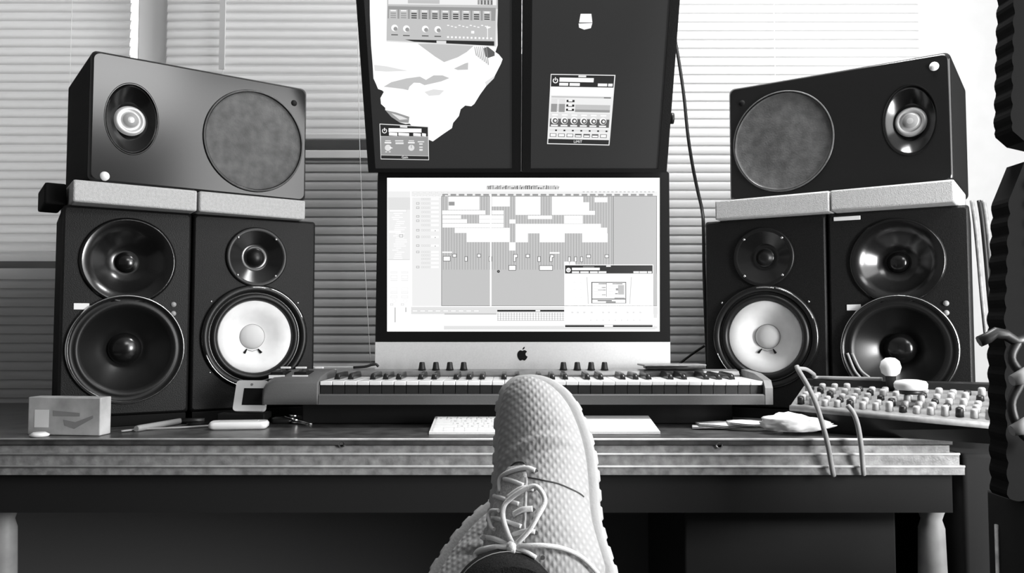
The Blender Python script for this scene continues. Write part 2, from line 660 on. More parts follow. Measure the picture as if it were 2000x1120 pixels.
def white_cone_speaker(A, B, label, group, tgap):
    A, B, w, yaw = frame_from(A, B)
    c = (A + B) / 2
    root = thing('studio_speaker', label, 'speaker', (c.x, c.y, DZ + 0.021), yaw, group)
    h = CABH
    tz, wz = h - 0.083, h - 0.250
    w -= 0.003
    cabinet(root, w, h, 0.27, [(0, tz, 0.058, 1, 1), (0, wz, 0.096, 1, 1)], 'cab_grey')
    tw = MB().m('rubber').lathe([(0.058, 0.004), (0.0625, 0.0), (0.0625, -0.004), (0.060, -0.006), (0.054, -0.004), (0.030, 0.010), (0.019, 0.013), (0.0175, 0.011), (0.016, 0.010), (0.013, 0.005), (0.007, 0.0015), (0.0, 0.001)], (0, 0, tz), 56,
                                mats=['rubber'] * 4 + ['blackgloss'] * 3 + ['rubber'] * 4).build('tweeter', root)
    for a in (45, 135, 225, 315):
        p = (0.055 * math.cos(math.radians(a)), -0.006, tz + 0.055 * math.sin(math.radians(a)))
        MB().m('silver').lathe([(0.0028, 0.001), (0.0022, -0.001), (0, -0.0012)], p, 12).build('screw', tw)
    wf = MB().lathe([(0.096, 0.004), (0.1085, 0.0), (0.1085, -0.005), (0.104, -0.008), (0.097, -0.008), (0.0945, -0.003), (0.091, 0.0), (0.0885, -0.006), (0.083, -0.009), (0.0775, -0.004), (0.0755, 0.002)], (0, 0, wz), 72,
                    mats=['rubber', 'rubber', 'blackgloss', 'rubber', 'rubber', 'blackgloss', 'rubber', 'rubber', 'rubber', 'rubber']).build('woofer_surround', root)
    cn = MB().lathe([(0.0755, 0.002), (0.074, 0.0), (0.050, 0.014), (0.0265, 0.026), (0.0255, 0.0265)], (0, 0, wz), 72, mats=['cone_white', 'cone_white', 'cone_white', 'print']).build('cone', root)
    MB().m('cap_white').lathe([(0.0258, 0.027), (0.0245, 0.023), (0.020, 0.0185), (0.012, 0.0155), (0.0, 0.0145)], (0, 0, wz), 40).build('dust_cap', cn)
    # little black bracket emblem under the cap
    e = MB().m('black')
    for sx in (-1, 1):
        p0 = Vector((sx * 0.0115, 0.0, wz - 0.026))
        p1 = Vector((sx * 0.0175, 0.0, wz - 0.034))
        def dep(p):
            r = math.hypot(p.x, p.z - wz)
            return 0.026 - (r - 0.0265) * 0.5 - 0.0028
        e.tube([(p0.x, dep(p0), p0.z), (p1.x, dep(p1), p1.z)], [0.0012, 0.0026], 8)
    e.m('print').tube([(-0.010, 0.0225, wz - 0.0275), (0, 0.021, wz - 0.0305), (0.010, 0.0225, wz - 0.0275)], 0.0006, 6)
    e.build('emblem', cn)
    # bright retaining arcs
    for (a0, a1, rr) in ((20, 78, 0.1045), (200, 262, 0.1045), (78, 102, 0.1035)):
        MB().m('silver').tube([(rr * math.cos(math.radians(a)), -0.0075, wz + rr * math.sin(math.radians(a))) for a in range(a0, a1, 4)], 0.0013, 6).build('trim_arc', wf)
    for a in (40, 140, 220, 320):
        p = (0.116 * math.cos(math.radians(a)), 0.0, wz + 0.112 * math.sin(math.radians(a)))
        if abs(p[0]) < w / 2 - 0.01:
            MB().m('silver').lathe([(0.0025, 0.001), (0.002, -0.001), (0, -0.0012)], p, 12).build('screw', root)
    return root


def black_speaker(A, B, label, group, side):
    A, B, w, yaw = frame_from(A, B)
    c = (A + B) / 2
    root = thing('studio_speaker', label, 'speaker', (c.x, c.y, DZ + 0.021), yaw, group)
    h = CABH
    tz, wz = h - 0.102, h - 0.272
    w -= 0.003
    cabinet(root, w, h, 0.27, [(0, tz, 0.078, 1, 0.98), (0, wz, 0.096, 1, 1)], 'cab')
    wg = MB().lathe([(0.078, 0.002), (0.084, -0.001), (0.086, -0.003), (0.080, -0.004), (0.060, 0.014), (0.040, 0.030), (0.024, 0.038), (0.021, 0.038)], (0, 0, tz), 64, ez=0.98,
                    mats=['cab', 'blackgloss', 'blackgloss', 'blackgloss', 'blackgloss', 'blackgloss', 'rubber']).build('waveguide', root)
    MB().m('blackgloss').lathe([(0.021, 0.038), (0.019, 0.031), (0.012, 0.026), (0, 0.024)], (0, 0, tz), 32).build('tweeter_dome', wg)
    wf = MB().lathe([(0.096, 0.004), (0.104, 0.0), (0.105, -0.006), (0.1025, -0.010), (0.099, -0.008), (0.096, -0.002), (0.090, -0.007), (0.083, -0.006), (0.079, 0.002), (0.030, 0.034)], (0, 0, wz), 72,
                    mats=['rubber', 'blackgloss', 'silver', 'blackgloss', 'rubber', 'rubber', 'rubber', 'rubber', 'cone_black']).build('woofer', root)
    MB().m('blackgloss').lathe([(0.031, 0.034), (0.028, 0.024), (0.018, 0.017), (0, 0.014)], (0, 0, wz), 40).build('dust_cap', wf)
    zl = (tz + wz) / 2 - 0.004
    MB().m('white').box((-0.092, -0.0015, zl - 0.006), (-0.066, 0.001, zl + 0.006), bev=0.0006).build('badge', root)
    for dz in (0.006, -0.012):
        MB().m('cable_w').lathe([(0.0055, 0.001), (0.0045, -0.003), (0, -0.0035)], (0.083, 0, zl + dz), 16).build('indicator', root)
    if side > 0:
        MB().m('white').box((-w / 2 + 0.012, -0.0015, h - 0.016), (-w / 2 + 0.062, 0.001, h - 0.008), bev=0.0006).build('badge', root)
    return root


def side_speaker(A, B, z, label, group, side):
    """lies on its side; tweeter at the outer end"""
    A, B, w, yaw = frame_from(A, B)
    c = (A + B) / 2
    root = thing('studio_speaker', label, 'speaker', (c.x, c.y, z), yaw, group)
    h = 0.2495
    wx = -side * (w / 2 - 0.115)
    tx = side * (w / 2 - 0.073)
    cabinet(root, w, h, 0.27, [(wx, 0.118, 0.105, 0.98, 1), (tx, 0.128, 0.05, 0.94, 1.35)], 'cab_satin', rad=0.012)
    wf = MB().lathe([(0.105, 0.002), (0.108, -0.001), (0.107, -0.004), (0.104, -0.005), (0.102, -0.002), (0.098, 0.0), (0.06, -0.002), (0.0, -0.003)], (wx, 0, 0.118), 72, ex=0.98,
                    mats=['cab', 'blackgloss', 'cone_grey', 'blackgloss', 'cone_grey', 'cone_grey', 'cone_grey']).build('woofer', root)
    tw = MB().lathe([(0.05, 0.001), (0.052, -0.001), (0.046, 0.006), (0.034, 0.016), (0.0275, 0.020)], (tx, 0, 0.128), 56, ex=0.94, ez=1.35, mats=['cab', 'blackgloss', 'blackgloss', 'blackgloss']).build('waveguide', root)
    MB().lathe([(0.040, 0.0205), (0.029, 0.0195), (0.0275, 0.014), (0.021, 0.012), (0.0195, 0.016), (0.014, 0.010), (0.006, 0.007), (0.0, 0.0065)], (tx, 0, 0.128), 40,
               mats=['blackgloss', 'dome', 'dome', 'dome', 'dome', 'cable_w', 'dome']).build('tweeter_dome', tw)
    MB().m('black').lathe([(0.007, 0.001), (0.006, -0.002), (0.0, -0.002)], (wx - side * 0.085, 0, 0.213), 20).build('screw', root)
    zc = 0.225 if side > 0 else 0.012
    MB().m('white').lathe([(0.009, 0.002), (0.008, -0.003), (0.0, -0.004)], (side * (w / 2 - 0.028), 0, zc), 20).build('screw', root)
    return root


CABH = 0.4
ZP0, ZP1 = CZ + 0.2175 * K, CZ + 0.2575 * K       # isolation pads between the tiers
CABH = ZP0 - DZ - 0.021
G = 'studio speakers in the two stacks'


def lerp(A, B, t):
    return (A[0] + (B[0] - A[0]) * t, A[1] + (B[1] - A[1]) * t)


LA, LB = (-0.795, 1.42), (-0.403, 1.66)
RA, RB = (0.396, 1.66), (0.809, 1.42)
LM, RM = lerp(LA, LB, 0.475), lerp(RA, RB, 0.4993)
black_speaker(LA, LM, 'black two-way speaker standing at the far left of the desk, behind the pale box', G, -1)
white_cone_speaker(LM, LB, 'charcoal speaker with white cone standing left of the computer', G, 0)
white_cone_speaker(RA, RM, 'black speaker with white cone standing right of the computer', G, 0)
black_speaker(RM, RB, 'black two-way speaker standing behind the mixer with pale badge at its top corner', G, 1)
side_speaker((-0.745, 1.41), (-0.423, 1.65), ZP1, 'large speaker lying sideways on top of the left stack, catching the light', G, -1)
side_speaker((0.447, 1.65), (0.782, 1.42), ZP1, 'large dark speaker lying sideways on top of the right stack', G, 1)


def slab(name, A, B, z0, z1, dep, matname, label, cat, group, fwd=0.0, bev=0.004, gap=0.001):
    A, B, w, yaw = frame_from(A, B)
    c = (A + B) / 2
    mb = MB().m(matname).box((-w / 2 + gap, -fwd, 0), (w / 2 - gap, dep, z1 - z0), bev=bev)
    o = mb.build(name)
    o.location = (c.x, c.y, z0)
    o.rotation_euler = (0, 0, yaw)
    return tag(o, label, cat, group)


g = 'pale foam isolation pads under the top speakers'
PLA, PLB = (-0.762, 1.39), (-0.417, 1.63)
PLM = lerp(PLA, PLB, 0.50)
slab('isolation_pad', PLA, PLM, ZP0 + 0.0005, ZP1 - 0.0005, 0.2, 'foam', 'pale foam pad atop the far left black speaker', 'foam pad', g, gap=0.002)
slab('isolation_pad', PLM, PLB, ZP0 + 0.0005, ZP1 - 0.0005, 0.2, 'foam', 'pale foam pad atop the left white-cone speaker', 'foam pad', g, gap=0.002)
PRA, PRB = (0.412, 1.635), (0.766, 1.39)
PRM = lerp(PRA, PRB, 0.52)
slab('isolation_pad', PRA, PRM, ZP0 + 0.0005, ZP1 - 0.0005, 0.2, 'foam', 'pale foam pad atop the right white-cone speaker', 'foam pad', g, gap=0.0005)
slab('isolation_pad', PRM, PRB, ZP0 + 0.0005, ZP1 - 0.0005, 0.2, 'foam', 'pale foam pad atop the right outer black speaker', 'foam pad', g, gap=0.0005)
g = 'thin dark pads under the standing speakers'
for A, B, lab in ((LA, LM, 'thin dark pad under the far left black speaker'), (LM, LB, 'thin dark pad under the left white-cone speaker'),
                  (RA, RM, 'thin dark pad under the right white-cone speaker'), (RM, RB, 'thin dark pad under the right outer black speaker')):
    slab('speaker_base_pad', A, B, DZ + 0.0005, DZ + 0.0205, 0.25, 'darkfoam', lab, 'foam pad', g, bev=0.001, gap=0.006)
# black foam wedge sticking out behind the far left pad
dx_, dy_ = (PLB[0] - PLA[0]) / 0.4203, (PLB[1] - PLA[1]) / 0.4203
slab('foam_wedge', (PLA[0] - dx_ * 0.037, PLA[1] - dy_ * 0.037), (PLA[0] - dx_ * 0.001, PLA[1] - dy_ * 0.001), ZP0 + 0.001, ZP1 - 0.001, 0.2, 'darkfoam', 'black foam wedge sticking out left of the far left pale pad', 'foam pad', None, fwd=-0.06)

# ------------------------------------------------------------------ desktop computer
IP = Plane(at(1000, 540, 1.78), Vector((0, -0.03, 1)), Vector((0, -1, -0.03)))


def quad(mb, pl, x0, y0, x1, y1, off, m):
    mb.m(m).poly([pl.hit(x0, y1, off), pl.hit(x1, y1, off), pl.hit(x1, y0, off), pl.hit(x0, y0, off)])


def frame(mb, pl, x0, y0, x1, y1, t, off, m):
    quad(mb, pl, x0, y0, x1, y0 + t, off, m)
    quad(mb, pl, x0, y1 - t, x1, y1, off, m)
    quad(mb, pl, x0, y0 + t, x0 + t, y1 - t, off, m)
    quad(mb, pl, x1 - t, y0 + t, x1, y1 - t, off, m)


def disc(mb, pl, cx, cy, r, off, m, n=20):
    mb.m(m).poly([pl.hit(cx + r * math.cos(2 * math.pi * k / n), cy + r * math.sin(2 * math.pi * k / n), off) for k in range(n)][::-1])


def arc(mb, pl, cx, cy, r0, r1, a0, a1, off, m, n=16):
    mb.m(m)
    for k in range(n):
        t0 = math.radians(a0 + (a1 - a0) * k / n)
        t1 = math.radians(a0 + (a1 - a0) * (k + 1) / n)
        mb.poly([pl.hit(cx + r * math.cos(t), cy - r * math.sin(t), off) for r, t in ((r0, t0), (r1, t0), (r1, t1), (r0, t1))])


root = thing('desktop_computer', 'slim all-in-one desktop computer with bright white screen and black fruit logo on silver chin', 'computer', (at(1020, 700, 1.85).x, 1.85, DZ))
pts = [IP.hit(x, y) for x, y in ((738, 338), (741, 335), (1303, 335), (1307, 339), (1309, 668), (733, 668))]
MB().m('bezel').prism(pts, -IP.N * 0.012).build('bezel', root, world=True)
pts = [IP.hit(x, y) for x, y in ((733, 668.5), (1309, 668.5), (1309.5, 733), (732.5, 733))]
MB().m('alu').prism(pts, -IP.N * 0.014).build('chin', root, world=True)
c0 = IP.hit(1021, 520, -0.013)
bk = MB().m('alu')
bk.loft([[IP.hit(x, y, o_) for x, y in ((1021 - 284 * s_, 535 - 192 * s_), (1021 + 284 * s_, 535 - 192 * s_), (1021 + 284 * s_, 535 + 192 * s_), (1021 - 284 * s_, 535 + 192 * s_))] for o_, s_ in ((-0.0145, 1), (-0.018, 0.97), (-0.035, 0.45))])
bk.build('back_shell', root, world=True)
cx_ = c0.x
MB().m('alu').box((cx_ - 0.09, 1.815, DZ), (cx_ + 0.09, 1.94, DZ + 0.006), bev=0.002).box((cx_ - 0.09, 1.90, DZ + 0.005), (cx_ + 0.09, 1.908, 1.10), bev=0.002).box((cx_ - 0.09, 1.83, 1.06), (cx_ + 0.09, 1.905, 1.07)).build('stand', root, world=True)
# fruit logo
lg = MB().m('black')
body = []
def applepts():
    P = [(0, .60), (.10, .66), (.26, .70), (.42, .62), (.54, .48), (.42, .36), (.36, .18), (.40, 0.0), (.50, -.12), (.60, -.18), (.52, -.40), (.38, -.60), (.26, -.70), (.14, -.68), (0, -.62), (-.12, -.66), (-.26, -.71), (-.40, -.60), (-.54, -.36), (-.62, -.08), (-.62, .20), (-.54, .44), (-.40, .60), (-.24, .68), (-.10, .64)]
    return P
cxl, cyl, sl = 1020.5, 694.5, 14.5
sp = smooth_path([Vector((a, b_, 0)) for a, b_ in applepts()] + [Vector((0, .60, 0))], 4)[:-1]
lo_ = [IP.hit(cxl + v_.x * sl * 1.13, cyl - v_.y * sl, 0.0004) for v_ in sp]
lg.prism(lo_, -IP.N * 0.0006)
leaf = [(0.02, .74), (.02, .90), (.12, 1.06), (.30, 1.16), (.30, 1.0), (.20, .84)]
lg.prism([IP.hit(cxl + a * sl, cyl - b_ * sl, 0.0004) for a, b_ in leaf], -IP.N * 0.0006)
lg.build('logo', root, world=True)
# the screen and its picture
S = MB()
o1, o2, o3, o4, o5, o6 = 0.0006, 0.0008, 0.0010, 0.0012, 0.0014, 0.0016
quad(S, IP, 756, 347.5, 1288.5, 648, 0.0004, 'px5')
quad(S, IP, 804, 374, 1284, 384, o1, 'px4b')
quad(S, IP, 757, 374, 801, 508, o1, 'px4b')
quad(S, IP, 757, 386, 801, 410, o2, 'px4')
quad(S, IP, 805, 386, 862, 598, o1, 'px4b')
rnd = random.Random(3)
for k in range(24):
    y = 412 + k * 4
    x = 765 + rnd.random() * 10
    quad(S, IP, x, y, x + 8 + rnd.random() * 16, y + 1.8, o2, 'px5')
quad(S, IP, 760, 409.5, 794, 414.5, o3, 'px5')
frame(S, IP, 760, 409.5, 794, 414.5, 0.5, o4, 'px3')
quad(S, IP, 760, 451, 783, 455, o3, 'px5')
quad(S, IP, 757, 507, 800, 507.8, o3, 'px3')
for x in (780, ):
    frame(S, IP, x, 458, x + 7, 464, 0.7, o4, 'px2')
for k, y in enumerate((376.2, 382)):
    for q in range(6):
        quad(S, IP, 806 + q * 12 + k * 3, y - 1, 815 + q * 12, y + 1.6, o3, 'px5')
        frame(S, IP, 806 + q * 12 + k * 3, y - 1, 815 + q * 12, y + 1.6, 0.4, o4, 'px3')
for k, y in enumerate((389, 397.5, 406, 414.5, 423, 431.5, 440, 450, 463, 480, 492.5, 499, 506, 514, 522)):
    if k in (1, 2, 4, 5, 7, 8, 9, 10, 14):
        frame(S, IP, 813, y - 2, 819, y + 2, 0.7, o3, 'px2')
    for q in range(4):
        frame(S, IP, 823 + q * 4.5, y - 1.8, 826.4 + q * 4.5, y + 1.8, 0.4, o3, 'px3')
    quad(S, IP, 842, y - 2, 857, y + 2, o3, 'px5')
    if k in (7, 8, 9):
        disc(S, IP, 850, y + 1, 0.9, o4, 'px1', 8)
# channel strips lower left
for x in (763, 784):
    for y0, y1, m_ in ((531, 534, 'px4'), (538, 545, 'px4'), (547, 549, 'px4'), (562, 568, 'px4b'), (570, 574, 'px4'), (578, 583, 'px4')):
        frame(S, IP, x, y0, x + 13, y1, 0.7, o2, m_)
    arc(S, IP, x + 7, 588, 3.0, 3.6, 0, 360, o3, 'px4')
    frame(S, IP, x - 1, 593, x + 5, 597, 0.6, o3, 'px3')
    quad(S, IP, x + 8, 601, x + 9.4, 630 if x < 770 else 610, o3, 'px2')
# arrange area
quad(S, IP, 862, 383, 1283, 597.5, o1, 'px3')
quad(S, IP, 1198, 383, 1283, 597.5, o2, 'px3')
frame(S, IP, 862, 383, 1283, 598, 0.8, o3, 'px1')
quad(S, IP, 1197.5, 383, 1198.4, 520, o3, 'px1')
for k in range(63):
    x = 865.5 + k * 5.3
    if x < 1197:
        quad(S, IP, x, 384, x + 0.9, 527, o2 + 0.0001, 'px2')
for k in range(26):
    x = 864 + k * 16
    quad(S, IP, x, 379, x + 11, 382.6, o3, 'px2')
for k in range(18):
    quad(S, IP, 1138 + k * 8, 374, 1142 + k * 8, 376, o3, 'px3')
C8 = 600 / 1680.0


def R(x0, y0, x1, y1, m_='px5', o_=None):
    quad(S, IP, 720 + x0 * C8, 330 + y0 * C8, 720 + x1 * C8, 330 + y1 * C8, o_ or o3, m_)


regions = [(436, 152, 606, 225), (402, 228, 638, 250), (404, 254, 505, 273), (404, 276, 538, 297), (404, 300, 738, 321), (604, 254, 738, 297),
           (470, 323, 772, 351), (536, 351, 772, 401), (674, 152, 772, 206), (674, 228, 738, 250), (803, 152, 940, 252), (1002, 152, 1173, 252),
           (1173, 183, 1206, 252), (1206, 230, 1238, 252), (1236, 156, 1306, 183), (870, 256, 1003, 275), (1069, 256, 1171, 299), (770, 277, 803, 299),
           (803, 301, 1270, 322), (803, 322, 1304, 353), (803, 353, 871, 402), (935, 353, 1073, 402), (1167, 353, 1307, 402), (768, 402, 803, 447),
           (402, 453, 456, 460), (990, 456, 1044, 464), (1069, 508, 1096, 524), (1100, 508, 1130, 524)]
for r_ in regions:
    R(*r_)
for y in (251.5, 274.5, 298.5):
    R(404, y, 738, y + 1.5, 'px3', o4)
    R(1069, y, 1171, y + 1.5, 'px4', o4)
R(438, 180, 470, 201, 'px2', o4)
for (x0, y0, x1, y1) in ((410, 480, 445, 503), (461, 468, 478, 482), (528, 482, 538, 504), (596, 468, 611, 482), (794, 470, 812, 484), (794, 484, 802, 506),
                         (862, 470, 878, 484), (927, 482, 938, 506), (994, 472, 1010, 484), (992, 484, 1002, 506), (1093, 483, 1102, 507), (1127, 483, 1136, 507),
                         (1160, 483, 1169, 507), (1193, 472, 1212, 485), (1294, 472, 1311, 485), (768, 530, 803, 554), (936, 531, 1004, 554), (660, 482, 672, 504)):
    R(x0 - 3, y0 - 3, x1 + 3, y1 + 3, 'px1', o3)
    R(x0, y0, x1, y1, 'px5', o4)
R(663, 140, 672, 750, 'px5', o5)
disc(S, IP, 973.5, 530.5, 2.8, o4, 'px0', 12)
disc(S, IP, 973.5, 530.3, 1.0, o5, 'px2', 8)
# counter display: unreadable strokes
rnd = random.Random(11)
x = 951.0
quad(S, IP, 951, 362, 1091, 370.5, o2, 'px4')
while x < 1090:
    ww = 1.2 + rnd.random() * 2.4
    hh = 3.0 + rnd.random() * 5
    quad(S, IP, x, 370 - hh, x + ww * 0.55, 370, o3, 'px0' if rnd.random() < 0.6 else 'px2')
    if rnd.random() < 0.6:
        quad(S, IP, x, 370 - hh, x + ww, 370 - hh + 1.2, o3, 'px1')
    x += ww + 0.6
# lower editor strip
quad(S, IP, 803, 600, 1284, 614, o1, 'px4')
for q in range(9):
    quad(S, IP, 805 + q * 15, 606, 816 + q * 15, 609.5, o2, 'px5')
    frame(S, IP, 805 + q * 15, 606, 816 + q * 15, 609.5, 0.5, o3, 'px3')
quad(S, IP, 868, 612.4, 970, 615, o3, 'px3')
quad(S, IP, 867, 637, 1280, 644, o1, 'px4')
quad(S, IP, 867, 638, 1284, 642, o2, 'px4')
# drum-grid window
quad(S, IP, 970.5, 605, 1103, 627, o3, 'px5')
quad(S, IP, 971, 605.5, 1102, 609.4, o4, 'px0')
quad(S, IP, 1046, 606, 1055, 608.6, o5, 'px5')
for k in range(25):
    quad(S, IP, 972 + k * 5.3, 611, 972.8 + k * 5.3, 626, o4, 'px2')
for k in range(5):
    quad(S, IP, 971, 611 + k * 3.7, 1102, 611.6 + k * 3.7, o4, 'px2' if k < 4 else 'px0')
# synthesizer window
C9 = 220 / 1540.0


def Q(x0, y0, x1, y1, m_, o_):
    quad(S, IP, 1080 + x0 * C9, 500 + y0 * C9, 1080 + x1 * C9, 500 + y1 * C9, o_, m_)


Q(155, 120, 1372, 980, 'px5', o3)
Q(166, 130, 1362, 242, 'px0', o4)
disc(S, IP, 1080 + 212 * C9, 500 + 195 * C9, 4.4, o5, 'px5')
arc(S, IP, 1080 + 212 * C9, 500 + 195 * C9, 1.4, 2.3, 130, 410, o6, 'px1')
for q in ((260, 163, 640, 197), (260, 212, 358, 236), (373, 212, 490, 236), (505, 212, 612, 236), (622, 212, 730, 236), (1100, 212, 1178, 236), (1184, 212, 1286, 236), (1296, 212, 1350, 236), (728, 134, 790, 150)):
    Q(*q, 'px5', o5)
Q(410, 146, 565, 157, 'px2', o5)
Q(525, 357, 1000, 650, 'px1', o4)
Q(538, 368, 990, 585, 'px5', o5)
Q(538, 597, 990, 645, 'px5', o5)
for k in range(10):
    y = 382 + k * 17
    Q(545, y, 640 + rnd.random() * 80, y + 4, 'px4', o6)
    Q(750, y, 830 + rnd.random() * 60, y + 4, 'px4', o6)
Q(890, 400, 972, 530, 'px3', o6)
Q(860, 445, 892, 475, 'px2', o6)
for q in ((625, 378, 730, 388), (815, 378, 950, 388), (665, 430, 722, 438), (615, 464, 722, 472), (850, 513, 886, 523), (670, 530, 722, 537), (840, 575, 980, 583), (610, 607, 805, 620)):
    Q(*q, 'px1', o6)
Q(725, 622, 858, 645, 'px2', o6)
Q(728, 370, 735, 560, 'px2', o6)
S.m('px3')
for a, b_ in (((460, 290), (480, 660)), ((1068, 290), (1046, 660))):
    S.poly([IP.hit(1080 + (a[0] + dx) * C9, 500 + a[1] * C9, o5) for dx in (0, 8)] + [IP.hit(1080 + (b_[0] + dx) * C9, 500 + b_[1] * C9, o5) for dx in (8, 0)])
for x in (295, 380, 1148, 1235):
    for y in (370, 465, 575, 670):
        arc(S, IP, 1080 + x * C9, 500 + y * C9, 1.1, 1.7, -30, 210, o5, 'px4')
for x in (265, 340, 428, 530, 685, 765, 862, 1020, 1102, 1195):
    Q(x - 14, 765, x + 14, 785, 'px4', o5)
for k in range(9):
    Q(510 + k * 84, 872, 524 + k * 84, 890, 'px4', o5)
Q(166, 940, 1362, 950, 'px3', o4)
Q(166, 950, 1362, 976, 'px0', o4)
Q(700, 945, 820, 972, 'px5', o5)
Q(1370, 240, 1424, 690, 'px3', o3)
Q(1376, 700, 1424, 850, 'px4', o3)
S.build('screen', root, world=True, normals=False)

# ------------------------------------------------------------------ two upright monitors
tilt = math.radians(26)
MP = Plane(at(1015, 337, 1.745), Vector((0, -math.sin(tilt), math.cos(tilt))), Vector((0, -math.cos(tilt), -math.sin(tilt))))
base = MP.P


def mp(x, l, off=0.0):
    return Vector((x, base.y, base.z)) + MP.B * l + MP.N * off


def monitor(x0, x1, sx0, sx1, label):
    root = thing('upright_monitor', label, 'monitor', ((x0 + x1) / 2, base.y, base.z), 0)
    H = 0.56
    f = MB().m('monbezel')
    f.prism([mp(x0, 0.004), mp(x0 + 0.004, 0), mp(x1 - 0.004, 0), mp(x1, 0.004), mp(x1, H), mp(x0, H)], -MP.N * 0.022)
    f.prism([mp(x0 + 0.05, 0.05, -0.0221), mp(x1 - 0.05, 0.05, -0.0221), mp(x1 - 0.05, H - 0.05, -0.0221), mp(x0 + 0.05, H - 0.05, -0.0221)], -MP.N * 0.018)
    f.build('housing', root, world=True)
    fr = MB().m('monbezel')
    for a in ((x0 + 0.001, 0.001, x1 - 0.001, 0.009), (x0 + 0.001, 0.009, sx0, H - 0.001), (sx1, 0.009, x1 - 0.001, H - 0.001)):
        fr.prism([mp(a[0], a[1], 0.0002), mp(a[2], a[1], 0.0002), mp(a[2], a[3], 0.0002), mp(a[0], a[3], 0.0002)], MP.N * 0.004)
    fr.build('bezel', root, world=True)
    MB().m('dark').tube([mp(x0 + (x1 - x0) / 2, 0.3, -0.0405), mp(x0 + (x1 - x0) / 2, 0.3, -0.075)], 0.03, 16).build('mount_plate', root, world=True)
    return root, H


XC = at(1018, 325, 1.745).x
rootL, MH = monitor(-0.3125, XC - 0.0008, -0.296, XC - 0.0205, 'upright black monitor on the left, showing a white draped figure and a small plug-in window')
s = MB()
s.m('screenblack').poly([mp(-0.296, 0.009, 0.0004), mp(XC - 0.0205, 0.009, 0.0004), mp(XC - 0.0205, MH, 0.0004), mp(-0.296, MH, 0.0004)])
C1 = 280 / 950.0


def LP(pts):
    return [(720 + x * C1, y * C1) for x, y in pts]


def clipx(px, py, off):
    p = MP.hit(px, py, off)
    p.x = max(p.x, -0.2955)
    return p


shape = LP([(5, -260), (850, -260), (850, 0), (855, 300), (840, 345), (862, 360), (888, 392), (876, 425), (835, 505), (780, 570), (740, 625), (700, 690), (680, 705), (640, 700),
            (610, 725), (598, 770), (560, 815), (552, 850), (500, 885), (425, 938), (395, 925), (270, 820), (245, 822), (205, 812), (150, 775), (110, 730), (110, 715), (82, 690), (78, 650), (100, 610), (90, 600),
            (62, 590), (50, 560), (32, 520), (26, 420), (16, 300), (8, 100)])
s.m('px5').poly([clipx(x, y, 0.0006) for x, y in shape])


def lpoly(pts, m_, off):
    s.m(m_).poly([MP.hit(x, y, off) for x, y in LP(pts)])


lpoly([(100, 575), (150, 545), (250, 520), (340, 508), (380, 530), (430, 500), (490, 500), (535, 518), (480, 540), (370, 565), (340, 550), (300, 548), (270, 575), (262, 598), (225, 590), (160, 582)], 'px3', 0.0008)
lpoly([(325, 290), (600, 290), (700, 300), (650, 345), (590, 380), (500, 412), (440, 375)], 'px3', 0.0008)
lpoly([(565, 455), (640, 420), (660, 415), (658, 462), (590, 464)], 'px3', 0.0008)
lpoly([(760, 320), (790, 310), (835, 345), (835, 370), (790, 385), (770, 370)], 'px1', 0.0008)
for k in range(7):
    x = 700 + k * 13
    lpoly([(x, 310), (x + 4, 310), (x + 18, 370 + k * 10), (x + 12, 370 + k * 10)], 'px2', 0.0009)
lpoly([(110, 730), (180, 745), (270, 775), (265, 815), (205, 812), (150, 775)], 'px2', 0.0008)
lpoly([(150, 750), (220, 772), (262, 790), (205, 795)], 'px4', 0.0009)
lpoly([(370, 610), (430, 592), (500, 600), (470, 630), (400, 636)], 'px4', 0.0008)
lpoly([(770, 545), (838, 500), (830, 520), (780, 570)], 'px4', 0.0008)
lpoly([(36, 430), (120, 440), (260, 470), (120, 475), (40, 470)], 'px4', 0.0008)
# upper plug-in window
lpoly([(122, -240), (856, -240), (856, 60), (848, 310), (118, 270), (122, 30)], 'px3', 0.0010)
lpoly([(130, -230), (846, -230), (846, 35), (130, 28)], 'px4b', 0.0011)
lpoly([(260, 0), (470, 0), (470, 26), (260, 22)], 'px3', 0.0012)
lpoly([(722, 0), (822, 0), (822, 34), (722, 30)], 'px2', 0.0012)
for k in range(8):
    lpoly([(735 + k * 11, 2), (741 + k * 11, 2), (741 + k * 11, 30), (735 + k * 11, 30)], 'px1' if k % 2 else 'px4', 0.0013)
lpoly([(128, 40), (842, 52), (838, 138), (126, 122)], 'px2', 0.0011)
for k in range(10):
    x = 135 + k * 69
    y = 62 + k * 1.2
    m_ = 'px0' if k > 1 else 'px2'
    lpoly([(x, y), (x + 56, y + 1), (x + 56, y + 68), (x, y + 67)], 'px3', 0.0012)
    for dy in (4, 22, 36, 50):
        lpoly([(x + 10, y + dy), (x + 46, y + dy + 1), (x + 46, y + dy + 8), (x + 10, y + dy + 7)], m_ if dy > 4 else 'px5', 0.0013)
lpoly([(126, 135), (836, 145), (832, 272), (124, 258)], 'px3', 0.0011)
for x, y in ((172, 185), (250, 190), (375, 192), (458, 195)):
    disc(s, MP, 720 + x * C1, y * C1, 6.5, 0.0012, 'px5')
    disc(s, MP, 720 + (x + 6) * C1, (y + 6) * C1, 4.0, 0.0013, 'px2')
    lpoly([(x - 22, y + 42), (x + 22, y + 43), (x + 22, y + 50), (x - 22, y + 49)], 'px1', 0.0013)
for k in range(12):
    lpoly([(520 + k * 26, 240 + k * 0.8), (532 + k * 26, 240 + k * 0.8), (532 + k * 26, 252 + k * 0.8), (520 + k * 26, 252 + k * 0.8)], 'px5', 0.0012)
    lpoly([(520 + k * 25, 165 + (k % 3) * 6), (534 + k * 25, 166 + (k % 3) * 6), (534 + k * 25, 172 + (k % 3) * 6), (520 + k * 25, 171 + (k % 3) * 6)], 'px5', 0.0012)
lpoly([(680, 205), (700, 205), (700, 222), (680, 222)], 'px5', 0.0012)
